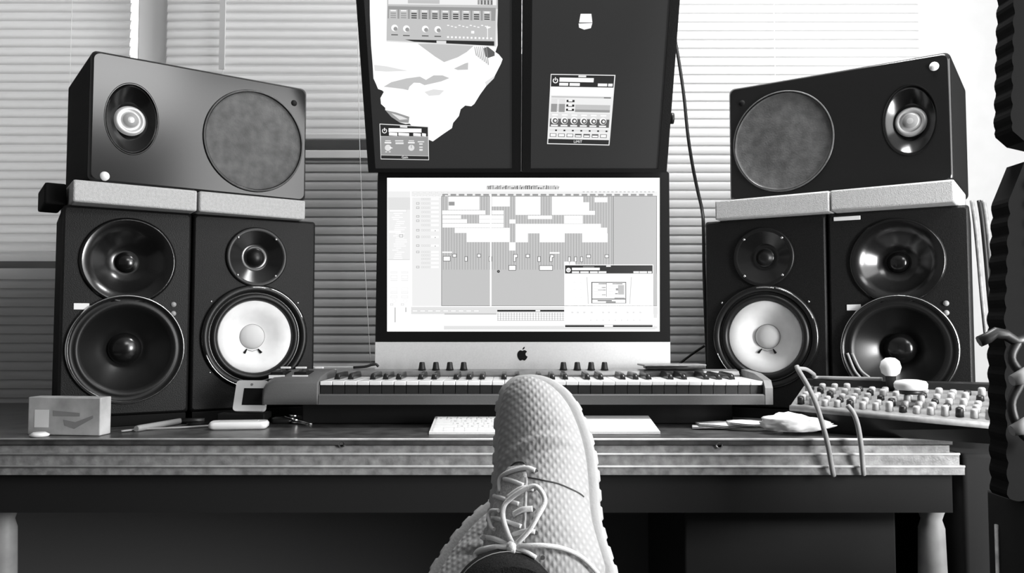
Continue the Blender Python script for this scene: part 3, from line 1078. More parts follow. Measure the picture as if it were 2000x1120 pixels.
lpoly([(786, 170), (790, 170), (790, 250), (786, 250)], 'px5', 0.0012)
lpoly([(780, 176), (800, 176), (800, 188), (780, 188)], 'px5', 0.0013)
lpoly([(240, 262), (832, 274), (832, 304), (330, 284)], 'px0', 0.0012)
lpoly([(450, 270), (514, 271), (514, 294), (450, 292)], 'px4', 0.0013)
for a in (((118, 268), (848, 305), (848, 312), (118, 276)), ((845, 60), (856, 60), (848, 312), (838, 312))):
    lpoly(list(a), 'px4', 0.0014)
# small gain window
lpoly([(72, 820), (397, 838), (400, 1062), (80, 1056)], 'px4b', 0.0010)
lpoly([(76, 825), (392, 843), (393, 906), (80, 903)], 'px0', 0.0011)
lpoly([(80, 905), (394, 908), (396, 1034), (82, 1028)], 'px2', 0.0011)
lpoly([(82, 1030), (396, 1036), (397, 1058), (83, 1052)], 'px0', 0.0011)
for q in ((132, 850, 350, 876), (135, 878, 190, 898), (197, 880, 268, 899), (296, 882, 346, 901), (354, 883, 380, 902), (208, 832, 256, 845)):
    lpoly([(q[0], q[1]), (q[2], q[1] + 3), (q[2], q[3] + 3), (q[0], q[3])], 'px5' if q[1] > 840 else 'px4', 0.0013)
arc(s, MP, 720 + 105 * C1, 868 * C1, 3.4, 4.8, 120, 420, 0.0013, 'px5')
lpoly([(102, 848), (108, 848), (108, 868), (102, 868)], 'px5', 0.0013)
for x, r_ in ((128, 6.2), (283, 6.0)):
    disc(s, MP, 720 + x * C1, 980 * C1, r_, 0.0013, 'px4')
    lpoly([(x - 18, 930), (x + 18, 931), (x + 18, 938), (x - 18, 937)], 'px4', 0.0013)
    lpoly([(x - 22, 942), (x + 22, 943), (x + 22, 951), (x - 22, 950)], 'px5', 0.0013)
lpoly([(281, 962), (285, 962), (285, 982), (281, 982)], 'px2', 0.0014)
lpoly([(140, 975), (158, 979), (158, 984), (140, 984)], 'px5', 0.0014)
for q in ((175, 930, 230, 938), (178, 944, 232, 956), (325, 936, 368, 944), (335, 950, 358, 960), (336, 972, 358, 980), (336, 988, 358, 1000), (110, 1004, 122, 1010), (134, 1004, 146, 1010)):
    lpoly([(q[0], q[1]), (q[2], q[1]), (q[2], q[3]), (q[0], q[3])], 'px4', 0.0013)
text_mb(s, 'Gain', MP, 720 + 240 * C1, 1043 * C1, 4.6, 'px5', 0.0014)
s.build('screen', rootL, world=True, normals=False)

rootR, MH = monitor(XC + 0.0008, 0.3365, XC + 0.0205, 0.3165, 'upright black monitor on the right, nearly empty dark screen with one plug-in window')
s = MB()
s.m('screenblack').poly([mp(XC + 0.0205, 0.009, 0.0004), mp(0.3165, 0.009, 0.0004), mp(0.3165, MH, 0.0004), mp(XC + 0.0205, MH, 0.0004)])
C2 = 200 / 1244.0


def rpoly(pts, m_, off):
    s.m(m_).poly([MP.hit(1040 + x * C2, 120 + y * C2, off) for x, y in pts])


def warp(u, v):
    """window corners (u, v in 0..1) -> crop pixels"""
    tl, tr, br, bl = (222, 152), (1008, 165), (935, 1022), (178, 1005)
    x = (tl[0] * (1 - u) + tr[0] * u) * (1 - v) + (bl[0] * (1 - u) + br[0] * u) * v
    y = (tl[1] * (1 - u) + tr[1] * u) * (1 - v) + (bl[1] * (1 - u) + br[1] * u) * v
    return x, y


def wq(u0, v0, u1, v1, m_, off):
    rpoly([warp(u0, v0), warp(u1, v0), warp(u1, v1), warp(u0, v1)], m_, off)


wq(0, 0, 1, 1, 'px4b', 0.0008)
wq(0.012, 0.012, 0.985, 0.18, 'px0', 0.0010)
wq(0.43, 0.015, 0.55, 0.04, 'px4b', 0.0012)
wq(0.14, 0.05, 0.67, 0.11, 'px5', 0.0012)
for a, b_ in ((0.14, 0.28), (0.30, 0.46), (0.74, 0.885), (0.90, 0.97)):
    wq(a, 0.125, b_, 0.165, 'px5', 0.0012)
cx, cy = warp(0.078, 0.095)
arc(s, MP, 1040 + cx * C2, 120 + cy * C2, 3.4, 5.2, 120, 420, 0.0012, 'px5')
rpoly([(cx - 5, cy - 42), (cx + 5, cy - 42), (cx + 5, cy), (cx - 5, cy)], 'px5', 0.0013)
wq(0.02, 0.18, 0.98, 0.30, 'px5', 0.0010)
wq(0.03, 0.315, 0.96, 0.335, 'px3', 0.0012)
wq(0.85, 0.32, 0.96, 0.335, 'px1', 0.0013)
wq(0.03, 0.345, 0.25, 0.54, 'px4', 0.0012)
wq(0.03, 0.425, 0.25, 0.54, 'px2', 0.0013)
wq(0.125, 0.36, 0.155, 0.54, 'px4b', 0.0014)
for k in range(8):
    wq(0.132, 0.43 + k * 0.013, 0.148, 0.436 + k * 0.013, 'px2', 0.0015)
for v in (0.365, 0.43, 0.49):
    wq(0.27, v, 0.395, v + 0.032, 'px0', 0.0012)
    wq(0.30, v, 0.36, v + 0.022, 'px5', 0.0013)
wq(0.405, 0.345, 0.965, 0.54, 'px4b', 0.0012)
wq(0.41, 0.43, 0.96, 0.535, 'px3', 0.0013)
wq(0.41, 0.50, 0.96, 0.535, 'px2', 0.0014)
wq(0.02, 0.555, 0.97, 0.755, 'px4', 0.0011)
wq(0.025, 0.635, 0.965, 0.75, 'px1', 0.0012)
for k in range(6):
    u = 0.10 + k * 0.153
    x, y = warp(u, 0.66)
    disc(s, MP, 1040 + x * C2, 120 + y * C2, 6.8, 0.0013, 'px5')
    disc(s, MP, 1040 + (x + 5) * C2, 120 + (y + 5) * C2, 5.0, 0.0014, 'px1')
    disc(s, MP, 1040 + (x + 8) * C2, 120 + (y + 4) * C2, 2.4, 0.0015, 'px5')
    wq(u - 0.045, 0.572, u + 0.045, 0.59, 'px5', 0.0014)
    wq(u - 0.055, 0.722, u + 0.055, 0.742, 'px5', 0.0015)
wq(0.03, 0.785, 0.97, 0.81, 'px4', 0.0012)
for k in range(7):
    u = 0.055 + k * 0.134
    wq(u + 0.06, 0.79, u + 0.09, 0.812, 'px0', 0.0013)
    wq(u - 0.02, 0.845, u + 0.085, 0.895, 'px1', 0.0013)
    wq(u - 0.01, 0.852 if k in (0, 1, 2, 6) else 0.866, u + 0.075, 0.887, 'px5', 0.0014)
wq(0.015, 0.925, 0.985, 0.988, 'px0', 0.0012)
x, y = warp(0.49, 0.957)
text_mb(s, 'LiMiT', MP, 1040 + x * C2, 120 + y * C2, 5.0, 'px5', 0.0014)
# two glowing spots of lamp-like picture at the top
s.m('px5').poly([MP.hit(x, y, 0.0008) for x, y in ((1134, 27), (1155, 27), (1157, 44), (1131, 44))])
s.m('px5').poly([MP.hit(x, y, 0.0009) for x, y in ((1130, 46), (1157, 45), (1154, 55), (1141, 58), (1131, 54))])
s.build('screen', rootR, world=True, normals=False)
k_ = mp(0.3365, 0.115, -0.012)
MB().m('monbezel').tube([k_, k_ + Vector((0.008, 0, 0))], 0.012, 16).build('side_button', rootR, world=True)
# the stand that carries both screens, behind the computer
root = thing('monitor_stand', 'black twin-screen stand hidden behind the computer, holding both upright monitors', 'stand', (0.01, 1.99, DZ))
MB().m('dark').box((-0.12, 1.955, DZ), (0.14, 2.035, DZ + 0.01), bev=0.003).build('base', root, world=True)
MB().m('dark').tube([(0.01, 1.99, DZ + 0.01), (0.01, 1.99, 1.62)], 0.017, 20).build('pole', root, world=True)
for x, rt in ((-0.15, rootL), (0.17, rootR)):
    e = mp(x, 0.3, -0.077)
    MB().m('dark').tube(smooth_path([(x * 0.3, 1.965, e.z), (x * 0.5, 1.93, e.z), (x, 1.85, e.z), e], 5), 0.012, 12).build('arm', rt, world=True)

# ------------------------------------------------------------------ 61-key MIDI keyboard
KY = 1.54


def kx(px):
    return (px - 1000) / F * KY


root = thing('midi_keyboard', 'long grey piano-style keyboard controller with white and black keys in front of the computer', 'music keyboard', (0.01, 1.65, DZ))
XL, XR, XK0, XK1 = kx(515), kx(1507), kx(624), kx(1491)
zf0, zf1, zk = at(1000, 791, KY).z, at(1000, 771, KY).z, at(1000, 746, KY).z
MB().m('mididark').box((XL + 0.06, 1.60, DZ + 0.0005), (XR - 0.06, 1.72, zf0 + 0.001), bev=0.003).build('base', root, world=True)
body = MB().m('midi')
def prof(mb, x0, x1, pts):
    mb.prism([(x0, y, z) for y, z in pts], (x1 - x0, 0, 0))
prof(body, XK0, XK1, [(KY, zf0), (KY, zf1 - 0.002), (KY + 0.003, zf1), (KY + 0.012, zf1), (KY + 0.012, zf0 + 0.004), (1.725, zf0 + 0.004), (1.725, zf0)])
body.build('chassis', root, world=True)
tp = MB().m('miditop')
prof(tp, XK0, XR - 0.02, [(1.692, zf0 + 0.004), (1.692, zk + 0.004), (1.698, zk + 0.011), (1.719, zk + 0.0145), (1.725, zk + 0.010), (1.725, zf0 + 0.004)])
tp.build('control_panel', root, world=True)
# left block with the wheels (rounded top)
lb = MB().m('midi')
ybl = [(KY, zf0), (KY - 0.001, zf0 + 0.012), (KY + 0.001, zk - 0.005), (KY + 0.008, zk + 0.001), (KY + 0.03, zk + 0.008), (KY + 0.08, zk + 0.014), (1.68, zk + 0.017), (1.708, zk + 0.014), (1.713, zk), (1.713, zf0)]
rings = []
for x, sc_ in ((XL, 0.70), (XL + 0.004, 0.86), (XL + 0.014, 0.97), (XL + 0.03, 1.0), (XK0 - 0.004, 1.0), (XK0 - 0.001, 0.97)):
    rings.append([(x, y if q not in (0, 9) else y, zf0 + (z - zf0) * (sc_ if z > zf0 + 0.02 else 1)) for q, (y, z) in enumerate(ybl)])
lb.loft([[Vector(p) for p in r] for r in rings], smooth=True)
lb.build('end_block', root, world=True)
rb = MB().m('miditop')
rb.prism([(XK1 + 0.001, y, z) for y, z in [(KY, zf0), (KY, zf1 + 0.012), (KY + 0.01, zk + 0.002), (KY + 0.07, zk + 0.012), (1.70, zk + 0.015), (1.708, zk), (1.708, zf0)]], (XR - XK1 - 0.001, 0, 0))
rb.build('end_block', root, world=True)
for px in (545, 590):
    x = (px - 1000) / F * 1.58
    yb_, zc = 1.60, zk - 0.006
    wheel = MB().m('black').box((x - 0.013, yb_ - 0.026, zk + 0.0), (x + 0.013, yb_ + 0.03, zk + 0.0165), bev=0.002)
    wo = wheel.build('wheel_slot', root, world=True)
    MB().m('dark').tube([(x - 0.007, yb_, zc), (x + 0.007, yb_, zc)], 0.027, 28).build('wheel', wo, world=True)
    fr = MB().m('white')
    for q in ((x - 0.015, yb_ - 0.03, x + 0.015, yb_ - 0.027), ):
        fr.box((q[0], q[1], zk + 0.004), (q[2], q[3], zk + 0.0105))
    fr.build('wheel_trim', wo, world=True)
for k, (px, dx) in enumerate(((560, 0.02), (590, 0.022), (625, 0.018), (650, 0.016))):
    x = (px - 1000) / F * 1.70
    zt = zk + (0.0165 if px < 630 else 0.012)
    MB().m('white' if k < 3 else 'cable_w').box((x - dx / 2, 1.695, zt), (x + dx / 2, 1.704, zt + 0.004), bev=0.001).build('button', root, world=True)
NW = 36
wk = (XK1 - XK0) / NW
firstw = None
for i in range(NW):
    x0 = XK0 + i * wk
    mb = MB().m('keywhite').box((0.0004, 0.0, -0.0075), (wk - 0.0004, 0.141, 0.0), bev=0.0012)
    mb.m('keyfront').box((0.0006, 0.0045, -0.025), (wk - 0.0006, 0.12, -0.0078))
    if firstw is None:
        firstw = mb.build('white_key', root)
        ko = firstw
    else:
        mb.bm.free()
        ko = firstw.copy()
        COL.objects.link(ko)
        ko.parent = root
    ko.location = WM[root.name].inverted() @ Vector((x0, KY + 0.010, zk + random.uniform(-0.0002, 0.0002)))
firstb = None
for i in range(NW - 1):
    if i % 7 not in (0, 1, 3, 4, 5):
        continue
    x = XK0 + (i + 1) * wk + {0: -0.0015, 1: 0.0015, 3: -0.002, 4: 0.0, 5: 0.002}[i % 7]
    if firstb is None:
        mb = MB().m('keyblack')
        rings = []
        for y, w_, h_ in ((0.0, 0.0048, 0.002), (0.004, 0.0045, 0.0075), (0.012, 0.0044, 0.0095), (0.088, 0.0044, 0.0095)):
            rings.append([Vector((-w_ - 0.0008, y, -0.002)), Vector((w_ + 0.0008, y, -0.002)), Vector((w_ + 0.0004, y, h_ * 0.6)), Vector((w_ - 0.001, y, h_)), Vector((-w_ + 0.001, y, h_)), Vector((-w_ - 0.0004, y, h_ * 0.6))])
        mb.loft(rings)
        firstb = mb.build('black_key', root)
        ko = firstb
    else:
        ko = firstb.copy()
        COL.objects.link(ko)
        ko.parent = root
    ko.location = WM[root.name].inverted() @ Vector((x, KY + 0.060, zk + 0.0022))
for px in (825, 852, 879, 906, 1100, 1127, 1154, 1180):
    x = (px - 1000) / F * 1.711
    zt = zk + 0.0131
    MB().m('dark').lathe([(0.0, 0.0168), (0.0045, 0.0168), (0.0056, 0.015), (0.0072, 0.004), (0.0085, 0.0), (0, 0)], (x, 1.711, zt), 20, axis='z').build('knob', root, world=True)

# ------------------------------------------------------------------ small computer keyboard and trackpad
def wedge(root, x0, x1, y0, y1, h0, h1, skew=0.0, name='body', matname='alu', t=0.004):
    """tilted thin plate: near edge at height h0, far edge at h1 above the desk"""
    mb = MB().m(matname)
    mb.prism([(x0, y0, DZ + h0 - t), (x1, y0, DZ + h0 - t), (x1, y1, DZ + h1 - t), (x0, y1, DZ + h1 - t)], (0, 0, t))
    mb.tube([(x0, y1 - 0.008, DZ + 0.0085), (x1, y1 - 0.008, DZ + 0.0085)], 0.0083, 16)
    return mb.build(name, root, world=True)


ya, yb2 = 1.445, 1.56
xa, xb2 = at(838, 845, ya).x, at(1151, 845, ya).x
ha, hb = 0.0045, 0.0195
root = thing('computer_keyboard', 'thin white computer keyboard partly hidden behind the raised shoe', 'keyboard', ((xa + xb2) / 2, 1.5, DZ))
wedge(root, xa, xb2, ya, yb2, ha, hb)
rows = [13, 13, 13, 12, 11]
kh = (yb2 - ya - 0.012) / 5.4
mk = MB
nkeys = 0
protos = {}
for r in range(6):
    yy0 = yb2 - 0.006 - (0.4 * kh if r == 0 else (r - 1) * kh + 0.4 * kh + kh) if r else yb2 - 0.006 - 0.4 * kh
    yy1 = yy0 + (0.4 * kh if r == 0 else kh) - 0.0024
    if r == 0:
        ws = [1.05] * 14
    elif r == 1:
        ws = [1] * 13 + [1.5]
    elif r == 2:
        ws = [1.5] + [1] * 13
    elif r == 3:
        ws = [1.8] + [1] * 11 + [1.8]
    elif r == 4:
        ws = [2.3] + [1] * 10 + [2.3]
    else:
        ws = [1, 1, 1, 1.25, 5, 1.25, 1, 1, 1, 1]
    tot = sum(ws)
    x = xa + 0.005
    for q, w_ in enumerate(ws):
        wd = (xb2 - xa - 0.010) * w_ / tot
        def zt(y):
            return DZ + ha + (hb - ha) * (y - ya) / (yb2 - ya)
        mb = MB().m('white')
        mb.prism([(x + 0.001, yy0, zt(yy0) + 0.0002), (x + wd - 0.001, yy0, zt(yy0) + 0.0002), (x + wd - 0.001, yy1, zt(yy1) + 0.0002), (x + 0.001, yy1, zt(yy1) + 0.0002)], (0, 0, 0.0018))
        if r in (1, 2, 3, 4) and w_ == 1:
            cxm = x + wd * 0.45
            mb.m('print')
            for dx, dy in ((-0.0022, 0.001), (0.0, 0.001), (-0.0022, -0.003), (0.0, -0.003)):
                yq = (yy0 + yy1) / 2 + dy
                mb.poly([(cxm + dx, yq, zt(yq) + 0.0022), (cxm + dx + 0.0014, yq, zt(yq) + 0.0022), (cxm + dx + 0.0014, yq + 0.0024, zt(yq + 0.0024) + 0.0022), (cxm + dx, yq + 0.0024, zt(yq + 0.0024) + 0.0022)])
        mb.build('key', root, world=True)
        nkeys += 1
        x += wd
xa3, xb3 = at(1152, 843, ya).x, at(1290, 843, ya).x
root = thing('trackpad', 'square pale trackpad lying just right of the raised shoe', 'trackpad', ((xa3 + xb3) / 2, 1.5, DZ))
wedge(root, xa3, xb3, ya + 0.002, ya + 0.124, 0.0048, 0.0195, name='base')
zq = 0.0003
MB().m('white').prism([(xa3 + 0.001, ya + 0.003, DZ + 0.0048 + zq), (xb3 - 0.001, ya + 0.003, DZ + 0.0048 + zq), (xb3 - 0.001, ya + 0.123, DZ + 0.0194 + zq), (xa3 + 0.001, ya + 0.123, DZ + 0.0194 + zq)], (0, 0, 0.0006)).build('touch_surface', root, world=True)

# ------------------------------------------------------------------ things on top of the MIDI keyboard
mb = MB().m('dark')
zt = zk + 0.016
cx0 = (1310 - 1000) / F * 1.72
mb.box((-0.062, -0.028, 0), (0.062, 0.03, 0.006), bev=0.002)
wl = mb.build('wallet')
wl.location = (cx0 + 0.004, 1.712, zt)
wl.rotation_euler = (0, 0, math.radians(-4))
tag(wl, 'flat dark wallet lying on the keyboard controller below the screen corner', 'wallet')
mb = MB().m('miditop').box((-0.066, -0.03, 0), (0.066, 0.03, 0.0035), bev=0.0012)
ph = mb.build('notebook')
ph.location = (cx0 - 0.002, 1.71, zt + 0.0065)
ph.rotation_euler = (0, 0, math.radians(5))
tag(ph, 'thin grey notebook resting on the dark wallet', 'notebook')
o = MB().m('cable_b').tube(smooth_path([(-0.335, 1.715, zt + 0.002), (-0.31, 1.715, zt + 0.004), (-0.29, 1.718, zt + 0.009), (-0.283, 1.72, zt + 0.004)], 6), 0.0028, 8).build('usb_plug')
tag(recenter(o), 'short black cable end lying on the keyboard controller left of the computer', 'cable')

# ------------------------------------------------------------------ items on the left of the desk
def deskpt(px, py, h=0.0):
    """point on a horizontal plane h above the desk"""
    d = ray(px, py)
    k = (DZ + h - CZ) / d.z
    return Vector((0, 0, CZ)) + d * k


# white phone leaning on the keyboard's end block, on a flat black drive
o = MB().m('black').box((-0.575, 1.585, DZ + 0.0005), (-0.482, 1.635, DZ + 0.0225), bev=0.003).build('hard_drive')
tag(recenter(o), 'flat black drive under the white phone, left of the keyboard controller', 'hard drive')
root = thing('phone', 'white smartphone with dark screen propped up beside the left end of the keyboard controller', 'phone', (-0.515, 1.61, DZ + 0.023))
pb = Vector((0.02, 0.35, 1)).normalized()
pn = Vector((-0.05, -1, 0.35)); pn = (pn - pb * pn.dot(pb)).normalized()
pc = Plane((-0.548, 1.595, DZ + 0.0265), pb, pn)
if pc.A.x < 0:
    pc.A = -pc.A


def lp(p, off=0.0):
    return pc.P + pc.A * p.x + pc.B * p.z + pc.N * off


MB().m('white').prism([lp(p) for p in rrect(0, 0, 0.064, 0.062, 0.007)], -pc.N * 0.008).build('case', root, world=True)
MB().m('black').prism([lp(p, 0.0004) for p in rrect(0.017, 0.012, 0.063, 0.046, 0.0006)], -pc.N * 0.0006).build('screen', root, world=True)
MB().m('print').prism([lp(p, 0.0004) for p in rrect(0.029, 0.051, 0.034, 0.056, 0.002)], -pc.N * 0.0006).build('earpiece', root, world=True)

# white slab (remote / case)
c = deskpt(467, 838, 0)
root = thing('white_case', 'small rounded white case lying flat in front of the left white-cone speaker', 'case', (c.x, c.y, DZ), math.radians(8))
R_ = []
for z, i_ in ((0.0005, 0.004), (0.004, 0.0005), (0.010, 0.0), (0.0145, 0.003)):
    R_.append([Vector((p.x, p.z, z)) for p in rrect(-0.053 + i_, -0.022 + i_, 0.053 - i_, 0.022 - i_, 0.010)])
MB().m('white').loft(R_).build('shell', root)
MB().m('cap_white').box((-0.035, -0.012, 0.0146), (0.035, 0.012, 0.0152), bev=0.0002).build('lid_panel', root)
# pen
a, b_ = deskpt(266, 838, 0.006), deskpt(352, 823, 0.006)
root = thing('pen', 'pale pen lying on the desk left of the rounded white case', 'pen', (a + (b_ - a) / 2 - Vector((0, 0, 0.006))))
e2 = deskpt(400, 822, 0.006)
MB().m('cable_w').tube([a, a + (b_ - a) * 0.08, b_], [0.0052, 0.0058, 0.0058], 14).build('barrel', root, world=True)
MB().m('dark').tube([b_ + (e2 - b_) * 0.02, e2], [0.0056, 0.005], 14).build('cap', root, world=True)
# small white cap on desk
c = deskpt(297, 826, 0)
c.y += 0.03
o = MB().m('white').lathe([(0, 0.010), (0.008, 0.010), (0.010, 0.008), (0.010, 0.0005), (0, 0.0005)], (c.x, c.y, DZ), 24, axis='z').build('bottle_cap')
tag(recenter(o), 'small white cap on the desk behind the pale pen', 'cap')
c = deskpt(93, 850, 0)
o = MB().m('white').lathe([(0, 0.007), (0.009, 0.008), (0.015, 0.004), (0.013, 0.0005), (0, 0.0005)], (c.x, DF + 0.022, DZ), 24, axis='z', ex=1.1).build('earplug')
tag(recenter(o), 'tiny white round object on the desk edge in front of the pale box', 'trinket')
# pale box
root = thing('cardboard_box', 'pale printed box standing on the desk at the far left', 'box', (-0.787, 1.442, DZ), math.radians(-6))
MB().m('card').box((-0.068, -0.010, 0.0006), (0.068, 0.022, 0.067), bev=0.002).build('carton', root)
MB().m('print').prism([(0.0, -0.0103, 0.028), (0.022, -0.0103, 0.024), (0.055, -0.0103, 0.036), (0.055, -0.0103, 0.031), (0.02, -0.0103, 0.012), (0.002, -0.0103, 0.018)], (0, 0.0002, 0)).prism([(-0.02, -0.0103, 0.044), (0.03, -0.0103, 0.040), (0.03, -0.0103, 0.034), (-0.02, -0.0103, 0.034)], (0, 0.0002, 0)).build('printed_panel', root)
MB().m('white').prism([(-0.055, -0.0103, 0.045), (-0.028, -0.0103, 0.045), (-0.028, -0.0103, 0.014), (-0.055, -0.0103, 0.014)], (0, 0.0002, 0)).build('label_patch', root)
# bunch of keys
c = deskpt(562, 828, 0)
root = thing('key_bunch', 'bunch of metal keys with a dark fob in front of the keyboard controller', 'keys', (c.x, c.y, DZ))
MB().m('dark').loft([[Vector((p.x - 0.012, p.z + 0.006, z)) for p in rrect(-0.022 + i_, -0.014 + i_, 0.022 - i_, 0.014 - i_, 0.008)] for z, i_ in ((0.0005, 0.002), (0.005, 0), (0.011, 0.002), (0.0125, 0.006))]).build('fob', root)
MB().m('silver').tube([Vector((0.004 + 0.011 * math.cos(t * 0.3), 0.01 * math.sin(t * 0.3), 0.013 + 0.002 * math.sin(t * 0.6))) for t in range(22)], 0.0009, 6).build('ring', root)
for ang, z, px_, tip in ((-18, 0.011, 0.006, 0.001), (6, 0.007, 0.012, 0.002), (28, 0.016, 0.002, 0.010), (-38, 0.004, 0.01, 0.001)):
    k = MB().m('silver')
    X = Matrix.Translation((px_, 0.0, z)) @ Matrix.Rotation(math.radians(ang), 4, 'Z') @ Matrix.Rotation(math.atan2(z - tip, 0.045), 4, 'Y')
    k.prism([X @ Vector((0.009 + 0.009 * math.cos(a_ * math.pi / 8), 0.009 * math.sin(a_ * math.pi / 8), 0)) for a_ in range(16)], (0, 0, 0.0018))
    k.prism([X @ Vector(p) for p in ((0.016, -0.0035, 0), (0.046, -0.003, 0), (0.049, 0.0, 0), (0.044, 0.0035, 0), (0.040, 0.002, 0), (0.036, 0.0035, 0), (0.030, 0.002, 0), (0.016, 0.0035, 0))], (0, 0, 0.0018))
    k.build('key', root)
# charging cable from the phone to the left, white
pts = [deskpt(548, 780, 0.02) + Vector((0, 0, 0.0)), deskpt(520, 795, 0.012), deskpt(470, 812, 0.006), deskpt(420, 816, 0.003), deskpt(340, 815, 0.003), deskpt(225, 817, 0.003)]
pts = [(-0.484, 1.56, DZ + 0.012), (-0.50, 1.565, DZ + 0.004), (-0.53, 1.57, DZ + 0.003), (-0.57, 1.555, DZ + 0.003), (-0.62, 1.525, DZ + 0.003), (-0.68, 1.50, DZ + 0.003), (-0.705, 1.47, DZ + 0.003)]
o = MB().m('cable_w').tube(smooth_path(pts, 6), 0.0018, 8).build('charging_cable')
tag(recenter(o), 'thin pale cable running from the white phone along the left speakers', 'cable')
# dark coaster disc in front of left white cone speaker
o = MB().m('blackgloss').lathe([(0, 0.004), (0.050, 0.004), (0.056, 0.006), (0.058, 0.003), (0.055, 0.0005), (0, 0.0005)], (-0.575, 1.585, DZ), 48, axis='z', ez=0.42).build('ashtray')
tag(recenter(o), 'shallow glossy black dish at the foot of the left speakers', 'dish')

# ------------------------------------------------------------------ items on the right of the desk
for k, (q, lab) in enumerate(((((0.335, 1.515), (0.50, 1.50), (0.50, 1.565), (0.345, 1.56)), 'lowest folded paper slip in front of the keyboard controller'),
                              (((0.348, 1.51), (0.455, 1.50), (0.47, 1.55), (0.352, 1.568)), 'folded paper slip on top of the lowest one, near the crumpled tissue'),
                              (((0.40, 1.49), (0.51, 1.475), (0.52, 1.52), (0.405, 1.54)), 'small paper slip tucked beside the crumpled tissue, topmost of the slips'))):
    mb = MB().m('paper')
    z = DZ + 0.002 + k * 0.0052
    P = [Vector((x, y, z)) for x, y in q]
    n = 8
    for lay in range(2):
        grid = []
        for i in range(n + 1):
            row = []
            for j in range(n + 1):
                u, v = i / n, j / n
                p = (P[0] * (1 - u) + P[1] * u) * (1 - v) + (P[3] * (1 - u) + P[2] * u) * v
                row.append(mb.v(p + Vector((0, 0, lay * 0.0022 + 0.0016 * math.sin(i * 0.9 + j * 0.5 + k)))))
            grid.append(row)
        for i in range(n):
            for j in range(n):
                mb.face([grid[i][j], grid[i + 1][j], grid[i + 1][j + 1], grid[i][j + 1]], True)
    o = mb.build('paper_slip')
    md = o.modifiers.new('thickness', 'SOLIDIFY')
    md.thickness = 0.0008
    md.offset = 0
    tag(recenter(o), lab, 'paper', 'paper slips on the desk')
# crumpled tissue
mb = MB().m('paper')
bmesh.ops.create_icosphere(mb.bm, subdivisions=4, radius=1.0)
rnd = random.Random(5)
import mathutils.noise as NZ
for v in mb.bm.verts:
    p = v.co.copy()
    n_ = NZ.noise(p * 1.7 + Vector((3, 1, 2))) * 0.35 + abs(NZ.noise(p * 3.7)) * 0.30 + NZ.noise(p * 8) * 0.06
    p = p * (1 + n_)
    taper = 1.0 - 0.42 * max(0, p.x)
    v.co = Vector((p.x * 0.052, p.y * 0.024 * taper, max(0.0, p.z * 0.020 * taper + 0.012 + 0.004 * p.x * 0)))
for f in mb.bm.faces:
    f.smooth = True
c = deskpt(1545, 838, 0)
ts = mb.build('tissue')
ts.location = (c.x - 0.02, 1.45, DZ + 0.006)
ts.rotation_euler = (0, 0, math.radians(-14))
tag(ts, 'crumpled white tissue beside the paper slips, in front of the mixer', 'tissue')

# mixing console (its four top corners)
FL, FR_ = at(1543, 794, 1.47), at(1942, 829, 1.28)
BR, BL = at(1962, 762, 1.42), at(1572, 752, 1.60)
root = thing('mixing_console', 'pale-topped mixing console full of small knobs in front of the right speakers', 'mixer', ((FL.x + FR_.x) / 2, 1.45, DZ))


def mxp(u, v, off=0.0):
    p = (FL * (1 - u) + FR_ * u) * (1 - v) + (BL * (1 - u) + BR * u) * v
    n_ = (FR_ - FL).cross(BL - FL).normalized()
    if n_.z < 0:
        n_ = -n_
    return p + n_ * off


ZM = DZ + 0.0008
mb = MB().m('dark')
tq = [mxp(0, 0, -0.008), mxp(1, 0, -0.008), mxp(1, 1, -0.008), mxp(0, 1, -0.008)]
bq = [Vector((p.x, p.y, ZM + dz_)) for p, dz_ in zip([mxp(0.02, 0.22), mxp(0.97, 0.28), mxp(0.97, 0.95), mxp(0.02, 0.95)], (0, 0, 0, 0))]
mb.loft([bq, tq], smooth=False)
mb.build('case', root, world=True)
mb = MB().m('mix')
mb.prism([mxp(0, 0), mxp(1, 0), mxp(1, 1), mxp(0, 1)], -(mxp(0, 0, 1) - mxp(0, 0)) * 0.0078)
mb.build('top_panel', root, world=True)
MB().m('mix').tube([mxp(0, 0, -0.003), mxp(1, 0, -0.003)], 0.0052, 10).build('front_rail', root, world=True)
MB().m('dark').prism([mxp(0.0, 0.93, 0.0005), mxp(1, 0.93, 0.0005), mxp(1, 1, 0.0005), mxp(0, 1, 0.0005)], (0, 0, 0.012)).build('rear_panel', root, world=True)
nrm = (mxp(0, 0, 1) - mxp(0, 0))
rnd = random.Random(9)
ROT = Vector((0, 0, 1)).rotation_difference(nrm).to_matrix().to_4x4()
for i in range(15):
    for j in range(5):
        u, v = 0.05 + i * 0.066, 0.13 + j * 0.165
        hgt = 0.008 + 0.006 * rnd.random() + (0.003 if j == 0 else 0)
        mb = MB().m('knob' if (i + j) % 4 else 'dark')
        mb.lathe([(0, hgt), (0.0045, hgt), (0.0058, hgt - 0.0015), (0.0064, 0.0), (0, 0)], (0, 0, 0), 12, axis='z')
        mb.bm.transform(Matrix.Translation(mxp(u, v, 0.0002)) @ ROT)
        mb.build('knob', root, world=True)
# white round tub on the mixer
c = mxp(0.60, 0.40, 0.018)
root = thing('white_tin', 'white round tin sitting on top of the mixing console', 'tin', (c.x, c.y, c.z))
MB().m('dark').lathe([(0, 0), (0.018, 0), (0.019, 0.007), (0, 0.007)], (0, 0, 0), 32, axis='z').build('base', root)
MB().m('white').lathe([(0, 0.0072), (0.022, 0.0072), (0.0265, 0.011), (0.027, 0.018), (0.024, 0.0225), (0.012, 0.025), (0, 0.0255)], (0, 0, 0), 40, axis='z').build('lid', root)
